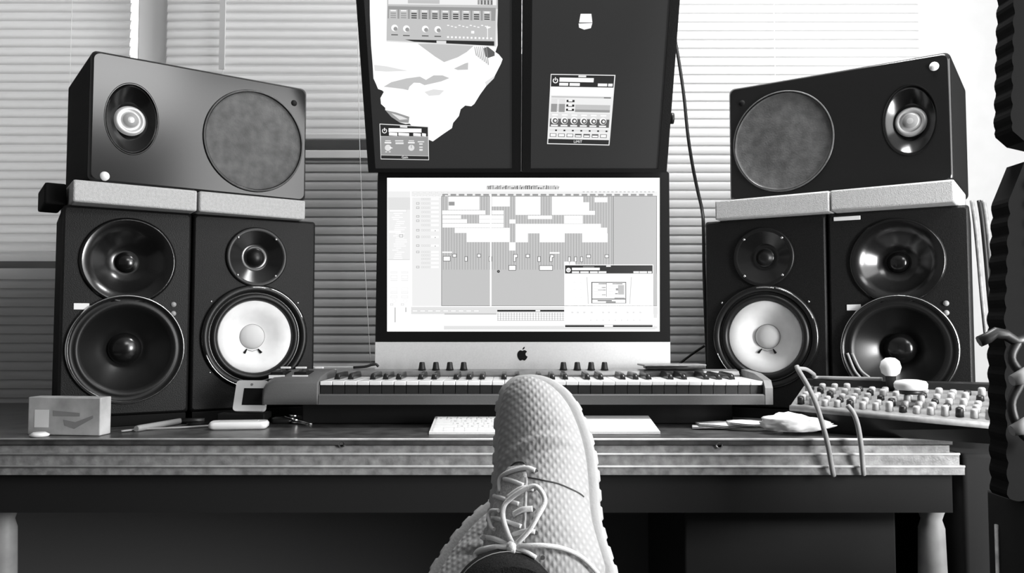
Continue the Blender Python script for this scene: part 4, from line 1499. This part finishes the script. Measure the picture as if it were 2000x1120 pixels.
# round pale knob standing behind the mixer, against the outer speaker
o = MB().m('white').lathe([(0, 0.060), (0.008, 0.059), (0.0155, 0.053), (0.0185, 0.042), (0.0155, 0.031), (0.009, 0.026), (0.008, 0.0), (0, 0.0)], mxp(0.47, 0.86, 0.0008), 28, axis='z', mats=['white'] * 5 + ['dark'] * 3).build('microphone_ball')
tag(recenter(o), 'small pale ball on a short stem at the rear of the mixing console', 'ornament')
# two pale cables over the desk edge
c1 = [at(1556, 716, 1.42), at(1562, 728, 1.41), at(1578, 755, 1.40), at(1594, 790, 1.385), at(1608, 835, 1.376), at(1617, 870, 1.378), at(1622, 898, 1.384), at(1626, 920, 1.386), at(1628, 930, 1.389)]
o = MB().m('cable_w').tube(smooth_path(c1, 6), 0.0042, 10).build('audio_cable')
tag(recenter(o), 'pale cable hanging over the desk edge, left one of the pair by the mixer', 'cable', 'pale cables over the desk edge')
c2 = [at(1655, 792, 1.372), at(1666, 806, 1.370), at(1675, 830, 1.372), at(1681, 865, 1.376), at(1684, 895, 1.384), at(1686, 918, 1.386), at(1687, 928, 1.389)]
o = MB().m('cable_w').tube(smooth_path(c2, 6), 0.0042, 10).build('audio_cable')
tag(recenter(o), 'pale cable hanging over the desk edge, right one of the pair by the mixer', 'cable', 'pale cables over the desk edge')
c3 = [at(1558, 720, 1.425), at(1575, 722, 1.44), at(1590, 732, 1.52), mxp(0.06, 0.965, 0.0170), mxp(0.15, 0.965, 0.0165), mxp(0.3, 0.965, 0.0165), mxp(0.42, 0.965, 0.0165)]
o = MB().m('cable_w').tube(smooth_path(c3, 6), 0.0034, 10).build('audio_cable')
tag(recenter(o), 'pale cable arching from the cable end to the rear of the mixer', 'cable')
for xs, lab in (((1655, 1668, 1680), 'left of two grey leads dropping behind the mixer'), ((1664, 1680, 1698), 'right of two grey leads dropping behind the mixer')):
    c4 = [at(xs[0], 690, 1.60), at(xs[1], 722, 1.595), at(xs[2], 738, 1.585)]
    o = MB().m('cable_w').tube(smooth_path(c4, 6), 0.0026, 8).build('lead')
    tag(recenter(o), lab, 'cable', 'grey leads behind the mixer')
# black cable hanging in front of the right blind
o = MB().m('cable_b').tube(smooth_path([at(1312, 40, 1.98), at(1326, 120, 1.98), at(1336, 190, 1.98), at(1343, 260, 1.98), at(1352, 320, 1.98), at(1362, 370, 1.98), at(1371, 410, 1.97), at(1374, 445, 1.95), at(1376, 560, 1.95), at(1385, 790, 1.93)], 6), 0.0042, 10).build('power_cable')
tag(recenter(o), 'black cable hanging down in front of the bright right blind', 'cable')
o = MB().m('cable_b').tube(smooth_path([at(1376, 676, 1.99), at(1352, 692, 1.99), at(1326, 712, 1.99), at(1300, 735, 1.99)], 6), 0.003, 8).build('network_cable')
tag(recenter(o), 'short dark cable running down beside the silver chin of the computer', 'cable')
# bundle of leads down the side of the right outer speaker
for k, xx in enumerate((1898, 1912, 1921)):
    c5 = [at(xx, 392, 1.62), at(xx + 6, 430, 1.615), at(xx + 13, 500, 1.61), at(xx + 20, 580, 1.60), at(xx + 28, 660, 1.60)]
    o = MB().m('deskface' if k != 1 else 'dark').tube(smooth_path(c5, 6), 0.0042, 8).build('speaker_lead')
    tag(recenter(o), 'lead running down the outer side of the right speaker stack, ' + ('leftmost', 'middle', 'rightmost')[k] + ' of three', 'cable', 'leads beside the right speaker stack')

root = thing('dark_filler', 'added black box darkening the space beyond the right end of the desk', 'speaker', (1.05, 1.7, 0))
MB().m('apron').box((0.80, 1.45, 0.012), (1.30, 1.95, 0.715), bev=0.008).build('cabinet', root, world=True)  # added box, only there to cover the bright wall past the desk
for x in (0.84, 1.26):
    for y in (1.49, 1.91):
        MB().m('rubber').tube([(x, y, 0.0), (x, y, 0.0125)], 0.02, 12).build('foot', root, world=True)
# ------------------------------------------------------------------ rack and foam at the right edge
root = thing('equipment_rack', 'low black equipment rack at the lower right edge, beyond the desk end', 'rack', (0.88, 1.06, 0))
MB().m('rack').box((0.690, 0.93, 0.02), (0.98, 1.19, 0.705), bev=0.004).build('case', root, world=True)
for y in (0.95, 1.165):
    MB().m('deskface').tube([(0.6885, y, 0.06), (0.6885, y, 0.66)], 0.003, 8).build('corner_strip', root, world=True)
for q, (x, y) in enumerate(((0.72, 0.96), (0.95, 0.96), (0.72, 1.16), (0.95, 1.16))):
    MB().m('rubber').tube([(x, y, 0.0), (x, y, 0.022)], 0.016, 12).build('foot', root, world=True)


def foam_panel(pts_px, d, label, zmin=None):
    """egg-crate foam sheet standing near the right edge, scalloped outline, 4 cm thick"""
    mb = MB().m('darkfoam')
    P = [at(x, y, d) for x, y in pts_px]
    out = []
    for i in range(len(P)):
        a, b_ = P[i], P[(i + 1) % len(P)]
        L = (b_ - a).length
        n = max(1, int(L / 0.0053))
        t_ = (b_ - a).normalized()
        nn = Vector((t_.z, 0, -t_.x))
        for k in range(n):
            s_ = k / n
            amp = 0.0035 * abs(math.sin(math.pi * s_ * L / 0.0262)) if L > 0.05 and (a.x + b_.x) / 2 < 0.72 else 0
            out.append(a + (b_ - a) * s_ + nn * amp * SG)
    mb.prism(out, (0, 0.04, 0))
    cx = max(p.x for p in P)
    # bumps on the face
    x0, x1 = min(p.x for p in P), cx
    z0, z1 = min(p.z for p in P), max(p.z for p in P)
    o = mb.build('acoustic_foam')
    bump = MB().m('darkfoam')
    x = x0 + 0.05
    while x < x1 - 0.02:
        z = z0 + 0.03
        while z < z1 - 0.03:
            bump.lathe([(0.013, 0.001), (0.008, -0.01), (0.0, -0.013)], (x, d, z), 8)
            z += 0.0262
        x += 0.0262
    rec = recenter(o)
    bump.bm.transform(Matrix.Translation(-rec.location))
    me = bmesh.new()
    me.from_mesh(o.data)
    tmp = bpy.data.meshes.new('tmp')
    bump.bm.to_mesh(tmp)
    me.from_mesh(tmp)
    me.to_mesh(o.data)
    me.free()
    bump.bm.free()
    bpy.data.meshes.remove(tmp)
    return tag(o, label, 'acoustic foam', 'dark egg-crate foam at the right edge')


SG = 1
DFO = 1.10
zr = at(1970, 1000, DFO)
foam_panel([(1987, -120), (1978, 256), (2001, 276), (2062, 290), (2062, -120)], DFO, 'dark egg-crate foam sheet at the upper right edge of the picture')
foam_panel([(2001, 316), (1975, 380), (1965, 640), (1972, 975), (2062, 975), (2062, 312)], DFO, 'lower dark egg-crate foam sheet at the right edge, standing on the rack')
root = thing('foam_stand', 'black pole behind the foam sheets beyond the right edge', 'stand', (0.75, 1.165, 0.7055))
MB().m('black').tube([(0.75, 1.154, 0.7115), (0.75, 1.154, 1.50)], 0.010, 12).build('pole', root, world=True)
MB().m('black').box((0.72, 1.1435, 0.7055), (0.78, 1.175, 0.712)).build('base', root, world=True)
# coiled lead with two pale connectors on the rack front
pts = []
for k in range(40):
    a = k * 0.5
    pts.append(Vector((0.672 + 0.02 * math.cos(a) + 0.0006 * k, 1.06 + 0.01 * math.sin(a), 0.90 - 0.0016 * k)))
root = thing('coiled_lead', 'dark coiled lead with two pale plugs hung on the foam edge at right', 'cable', (0.69, 1.06, 0.78))
MB().m('dark').tube([at(1912, 668, 1.085), at(1930, 660, 1.083), at(1945, 650, 1.08), at(1965, 655, 1.08), at(1985, 668, 1.08), at(2010, 660, 1.08)], 0.0075, 8).build('coil', root, world=True)
MB().m('cable_b').tube(smooth_path([at(1990, 665, 1.08), at(1975, 700, 1.075), at(1995, 740, 1.07), at(1975, 790, 1.07), at(1995, 845, 1.07), at(2030, 870, 1.08)], 5), 0.006, 8).build('cord', root, world=True)
for y in (738, 836):
    MB().m('cable_w').tube([at(1976, y + 6, 1.062), at(2012, y - 6, 1.062)], [0.007, 0.012], 14).build('plug', root, world=True)

# ------------------------------------------------------------------ the person's feet and legs
person = thing('person', 'person with crossed feet up, in pale textured lace-up sneakers and dark jeans', 'person', (0.02, 0.85, 0.56))


def make_shoe(mtx, outline, label, laces_fn=None, mirror=False, groove=0.0):
    """local frame: x lateral, y towards the toe, z up out of the instep. outline: (y, x_left, x_right)"""
    root = thing('sneaker', None, None, mtx=mtx, parent=person)
    ys = [o_[0] for o_ in outline]
    ymin, ymax = min(ys), max(ys)

    def edge(y):
        for a, b_ in zip(outline, outline[1:]):
            if a[0] <= y <= b_[0]:
                t = (y - a[0]) / (b_[0] - a[0] + 1e-9)
                return a[1] + (b_[1] - a[1]) * t, a[2] + (b_[2] - a[2]) * t
        return outline[-1][1], outline[-1][2]

    L = ymax - ymin

    def top(y):
        t = (y - ymin) / L         # 0 heel .. 1 toe
        keys = [(0, 0.075), (0.06, 0.098), (0.2, 0.105), (0.36, 0.104), (0.46, 0.097), (0.58, 0.084), (0.70, 0.076), (0.82, 0.070), (0.90, 0.064), (0.96, 0.054), (0.99, 0.042), (1.0, 0.032)]
        for a, b_ in zip(keys, keys[1:]):
            if a[0] <= t <= b_[0]:
                q = (t - a[0]) / (b_[0] - a[0])
                return a[1] + (b_[1] - a[1]) * q
        return 0.032

    NS, NR = 70, 40
    up = MB().m('knit')
    rings = []
    for i in range(NS + 1):
        q = i / NS
        # denser near the ends
        y = ymin + L * (0.5 - 0.5 * math.cos(math.pi * q)) if True else 0
        xl, xr = edge(y)
        ins = 0.0055
        xl, xr = xl + (0.0095 if mirror else 0.0015), xr - (0.0015 if mirror else 0.0105)
        c = (xl + xr) / 2
        hw = max(0.003, (xr - xl) / 2)
        yy = ymin + ins + (y - ymin) * (L - 2 * ins) / L
        h = top(y)
        ring = []
        for k in range(NR + 1):
            a = math.pi * k / NR
            ca, sa = math.cos(a), math.sin(a)
            # superellipse, narrower towards the instep
            tt = (y - ymin) / L
            ex = 1.0
            ex2 = 0.95
            x = hw * math.copysign(abs(ca) ** ex, ca)
            z = 0.022 + (h - 0.022) * abs(sa) ** ex2
            # creases over the ball of the foot
            s_ = (y - ymin) / L
            lat = x / hw
            cr = 0.0
            for cy, amp, wd in ((0.735, -0.0035, 0.022), (0.695, 0.0052, 0.014), (0.66, -0.0045, 0.014), (0.63, 0.002, 0.014)):
                cyy = cy - 0.05 * lat * lat + 0.03 * lat
                cr += amp * math.exp(-((s_ - cyy) / wd) ** 2) * (1 - 0.6 * max(0, lat)) * abs(sa)
            z += cr
            if mirror:
                pass
            ring.append(Vector((c + x, yy, z)))
        ring.append(Vector((c - hw, yy, 0.018)))
        ring.append(Vector((c + hw, yy, 0.018)))
        rings.append(ring)
    up.loft(rings)
    uo = up.build('upper', root)
    # midsole with a wavy lower rim and grooved treads
    so = MB().m('sole')
    srings = []
    n = 220
    # build contour around the outline
    left = [(o_[1], o_[0]) for o_ in outline]
    right = [(o_[2], o_[0]) for o_ in outline]
    contour = [Vector((x, y, 0)) for x, y in right] + [Vector((x, y, 0)) for x, y in reversed(left)]
    cc = [contour[0]]
    for p in contour[1:]:
        if (p - cc[-1]).length > 0.002:
            cc.append(p)
    contour = smooth_path(cc + [cc[0]], 8)[:-1]
    cen = sum(contour, Vector()) / len(contour)
    acc = 0
    lens = []
    for i, p in enumerate(contour):
        lens.append(acc)
        acc += (contour[(i + 1) % len(contour)] - p).length
    for z, off, wob in ((0.0, -0.004, 1.0), (0.003, 0.001, 1.0), (0.012, 0.0035, 0.9), (0.016, 0.0012, 0.1), (0.024, 0.0005, 0.0), (0.0275, -0.003, 0.0), (0.0278, -0.008, 0.0)):
        ring = []
        for i, p in enumerate(contour):
            a, b_ = contour[i - 1], contour[(i + 1) % len(contour)]
            t_ = (b_ - a).normalized()
            nn = Vector((t_.y, -t_.x, 0))
            if nn.dot(p - cen) < 0:
                nn = -nn
            wv = 0.0012 * (1 if math.sin(2 * math.pi * lens[i] / 0.021) > -0.5 else -0.8) * wob
            q = p + nn * (off + wv)
            ring.append(Vector((q.x, q.y, z)))
        srings.append(ring)
    so.loft(srings)
    so.build('sole', root)
    return root, uo, edge, top, ymin, L


alpha = math.radians(25)
T = Vector((0.0, math.sin(alpha), math.cos(alpha)))
Nn = Vector((0.0, -math.cos(alpha), math.sin(alpha)))
Ax = T.cross(Nn).normalized()
P0 = at(1067, 930, 0.93)
Mr = Matrix((Ax, T, Nn)).transposed().to_4x4()
Mr.translation = P0
FP = Plane(P0, T, Nn)
Mi = Mr.inverted()
sil = [(740, 1030, 1042), (742, 1012, 1056), (746, 1001, 1070), (752, 993, 1083), (762, 985, 1098), (778, 978, 1114), (800, 974, 1129), (825, 972, 1140), (850, 971, 1149), (880, 970, 1157), (910, 969, 1162), (940, 967, 1165),
       (970, 964, 1167), (1000, 960, 1169), (1030, 955, 1173), (1060, 949, 1181), (1090, 943, 1190), (1120, 938, 1199)]
outl = []
for y, xl, xr in reversed(sil):
    hN = 0.012
    a = Mi @ FP.hit(xl, y, hN)
    b_ = Mi @ FP.hit(xr, y, hN)
    outl.append(((a.y + b_.y) / 2, a.x, b_.x))
y0 = outl[0][0]
xl0, xr0 = outl[0][1], outl[0][2]
cH = (xl0 + xr0) / 2 + 0.004
heel = []
for dy, hw in ((-0.078, 0.004), (-0.0765, 0.014), (-0.073, 0.022), (-0.066, 0.029), (-0.055, 0.035), (-0.04, 0.040), (-0.022, (xr0 - xl0) / 2 * 0.9)):
    heel.append((y0 + dy, cH - hw, cH + hw))
OUT = heel + outl
shoeR, upR, edgeR, topR, yminR, LR = make_shoe(Mr, OUT, '')

# surface of the upper for laces
def bvh_world(ob, mtx):
    me = ob.data
    return BVHTree.FromPolygons([mtx @ v.co for v in me.vertices], [tuple(p.vertices) for p in me.polygons])


bv = bvh_world(upR, Mr)


def onshoe(px, py, off):
    d = ray(px, py)
    h = bv.ray_cast(Vector((0, 0, CZ)), d)
    if h[0] is None:
        q = FP.hit(px, py, 0.06)
        return q
    n_ = h[1] if h[1].dot(d) < 0 else -h[1]
    return h[0] + n_ * off


def c7(pts):
    return [(820 + x / 2.666, 700 + y / 2.666) for x, y in pts]


def lace(pts, off, r=0.0024, name='lace', m_='lace', parent=shoeR):
    P = smooth_path([onshoe(x, y, o_) for (x, y), o_ in zip(c7(pts), off if isinstance(off, list) else [off] * len(pts))], 6)
    return MB().m(m_).tube(P, r, 8).build(name, parent, world=True)


# tongue gusset
tg = MB().m('tongue')
tpl = c7([(470, 570), (520, 545), (552, 556)])
left_e = [(468, 572), (430, 640), (412, 700), (396, 760), (380, 820), (362, 880), (345, 940), (340, 985), (300, 1040)]
right_e = [(552, 560), (560, 620), (556, 680), (552, 740), (548, 800), (545, 870), (540, 930), (535, 1000), (560, 1040)]
rows = []
for a, b_ in zip(left_e, right_e):
    rows.append([tg.v(onshoe(*c7([(a[0] + (b_[0] - a[0]) * t / 6, a[1] + (b_[1] - a[1]) * t / 6)])[0], 0.0012)) for t in range(7)])
for a, b_ in zip(rows, rows[1:]):
    for i in range(6):
        tg.face([a[i], a[i + 1], b_[i + 1], b_[i]], True)
tgo = tg.build('tongue', shoeR, world=True)
md = tgo.modifiers.new('thickness', 'SOLIDIFY')
md.thickness = 0.0015
# eyestay edge and toe-seam
lace([(470, 572), (500, 548), (535, 543), (552, 556)], 0.001, 0.0008, 'seam', 'seam')
lace([(556, 622), (610, 630), (655, 640), (720, 655), (780, 680), (830, 705), (852, 722)], 0.0002, 0.0009, 'seam', 'seam')
lace([(556, 628), (552, 740), (546, 870), (540, 960)], 0.0012, 0.0018, 'eyestay_edge', 'knit')
for p in ((606, 590), (596, 690), (592, 792), (604, 910), (640, 1040)):
    w_ = onshoe(*c7([p])[0], 0.0005)
    MB().m('seam').tube([w_, w_ - Nn * 0.002], 0.0022, 10).build('eyelet', shoeR, world=True)
lace([(602, 590), (560, 583), (480, 603), (435, 632), (424, 700)], [0.002, 0.0045, 0.0045, 0.004, 0.002])
lace([(452, 634), (500, 650), (545, 670)], [0.0035, 0.003, 0.002])
lace([(594, 688), (540, 690), (470, 735)], [0.002, 0.0045, 0.004])
lace([(395, 720), (450, 740), (525, 768)], [0.0015, 0.004, 0.003])
lace([(590, 790), (545, 800), (500, 822)], [0.002, 0.0045, 0.0035], 0.003)
lace([(375, 832), (440, 850), (535, 882)], [0.0015, 0.004, 0.003])
lace([(602, 908), (560, 905), (490, 925)], [0.002, 0.004, 0.003])
lace([(440, 806), (405, 808), (395, 840), (402, 892), (414, 900)], [0.007, 0.008, 0.008, 0.007, 0.006], 0.002)
lace([(505, 985), (488, 930), (472, 860), (478, 800), (500, 765), (555, 728), (605, 708), (638, 735), (644, 785), (622, 850), (585, 905), (545, 955), (510, 985)], [0.007, 0.009, 0.011, 0.012, 0.012, 0.013, 0.014, 0.014, 0.013, 0.012, 0.010, 0.009, 0.007], 0.0026, 'lace_bow')
lace([(332, 935), (350, 938), (400, 945), (460, 970), (500, 1000)], [0.002, 0.005, 0.005, 0.006, 0.007], 0.0026)
lace([(510, 990), (560, 986), (640, 984), (720, 994), (790, 1020), (850, 1060), (905, 1125)], [0.008, 0.008, 0.007, 0.005, 0.004, 0.004, 0.005], 0.0024, 'lace_end')
lace([(505, 998), (470, 1000), (420, 1002), (350, 1022), (295, 1060), (262, 1110)], [0.008, 0.009, 0.010, 0.010, 0.012, 0.014], 0.0036, 'lace_end')
lace([(497, 985), (512, 995), (500, 1010), (520, 1015)], [0.009, 0.011, 0.010, 0.008], 0.0042, 'lace_knot')
lace([(520, 1000), (570, 1020), (606, 1042)], [0.006, 0.005, 0.002], 0.0024)

# the other shoe, crossed underneath (mirrored last)
rot = Matrix.Rotation(math.radians(-31), 4, 'Z')
OUT2 = [(y, -xr, -xl) for (y, xl, xr) in OUT]
cxm = sum((a[1] + a[2]) / 2 for a in OUT2) / len(OUT2)
OUT2 = [(y, a - cxm, b_ - cxm) for (y, a, b_) in OUT2]
ymx = OUT2[-1][0]
OUT2 = [(y - ymx, a, b_) for (y, a, b_) in OUT2]
Ml = Mr.copy()
Ml.translation = at(1048, 968, 1.035)
Ml = Ml @ rot
shoeL, upL, *_ = make_shoe(Ml, OUT2, '', mirror=True)

# jeans: two legs growing out of the hips (reclining just below the viewpoint)
cuffR = at(990, 1190, 0.79)
verts = [Vector((0.0, -0.42, 0.52)),
         Vector((0.11, -0.30, 0.54)), Vector((0.15, 0.02, 0.60)), Vector((0.13, 0.20, 0.64)), Vector((0.07, 0.45, 0.645)), cuffR + Vector((0.012, -0.10, -0.004)), cuffR,
         Vector((-0.11, -0.30, 0.54)), Vector((-0.17, 0.02, 0.57)), Vector((-0.20, 0.20, 0.60)), Vector((-0.17, 0.45, 0.60)), Vector((-0.125, 0.68, 0.61)), Vector((-0.085, 0.84, 0.625))]
edges_ = [(0, 1), (1, 2), (2, 3), (3, 4), (4, 5), (5, 6), (0, 7), (7, 8), (8, 9), (9, 10), (10, 11), (11, 12)]
rad = [0.15, 0.12, 0.095, 0.078, 0.066, 0.052, 0.050, 0.12, 0.095, 0.078, 0.066, 0.052, 0.048]
me = bpy.data.meshes.new('jeans')
pi = WM[person.name].inverted()
me.from_pydata([pi @ v for v in verts], edges_, [])
jn = bpy.data.objects.new('jeans', me)
COL.objects.link(jn)
jn.parent = person
WM[jn.name] = WM[person.name].copy()
md = jn.modifiers.new('skin', 'SKIN')
md.use_smooth_shade = True
sv = me.skin_vertices[0].data if me.skin_vertices else None
if sv is None:
    bm_ = bmesh.new()
    bm_.from_mesh(me)
    ly = bm_.verts.layers.skin.verify()
    bm_.verts.ensure_lookup_table()
    for v, r_ in zip(bm_.verts, rad):
        v[ly].radius = (r_, r_)
    bm_.verts[0][ly].use_root = True
    bm_.to_mesh(me)
    bm_.free()
else:
    for v, r_ in zip(sv, rad):
        v.radius = (r_, r_)
    sv[0].use_root = True
sd = jn.modifiers.new('subd', 'SUBSURF')
sd.levels = 2
sd.render_levels = 2
me.materials.append(M['jeans'])
# hem of the nearer trouser leg
ax = (cuffR - (cuffR + Vector((0.012, -0.10, -0.004)))).normalized()
hm = MB().m('jeans')
hm.tube([cuffR - ax * 0.03, cuffR - ax * 0.004, cuffR + ax * 0.012, cuffR + ax * 0.016], [0.050, 0.0535, 0.0545, 0.051], 40)
hmo = hm.build('hem', jn, world=True)
a_ = ax.cross(Vector((0, 0, 1))).normalized()
b2_ = a_.cross(ax).normalized()
MB().m('stitch').tube([cuffR + ax * 0.001 + (a_ * math.cos(t * math.pi / 24) + b2_ * math.sin(t * math.pi / 24)) * 0.0544 for t in range(49)], 0.0005, 5).build('stitching', jn, world=True)

# padded stool under the heels (just below the frame)
sz = min([(Mr @ v.co).z for o_ in shoeR.children for v in o_.data.vertices if o_.name.startswith('sole')] + [(Ml @ v.co).z for o_ in shoeL.children for v in o_.data.vertices]) - 0.0008
root = thing('footstool', 'black padded footstool under the heels of the sneakers, below the desk edge', 'stool', (-0.01, 0.84, 0))
MB().m('black').box((-0.19, 0.70, sz - 0.06), (0.17, 0.97, sz), bev=0.015).build('cushion', root, world=True)
for x in (-0.16, 0.14):
    for y in (0.73, 0.94):
        MB().m('dark').tube([(x, y, sz - 0.061), (x * 1.05, y, 0.0)], [0.014, 0.011], 12).build('leg', root, world=True)
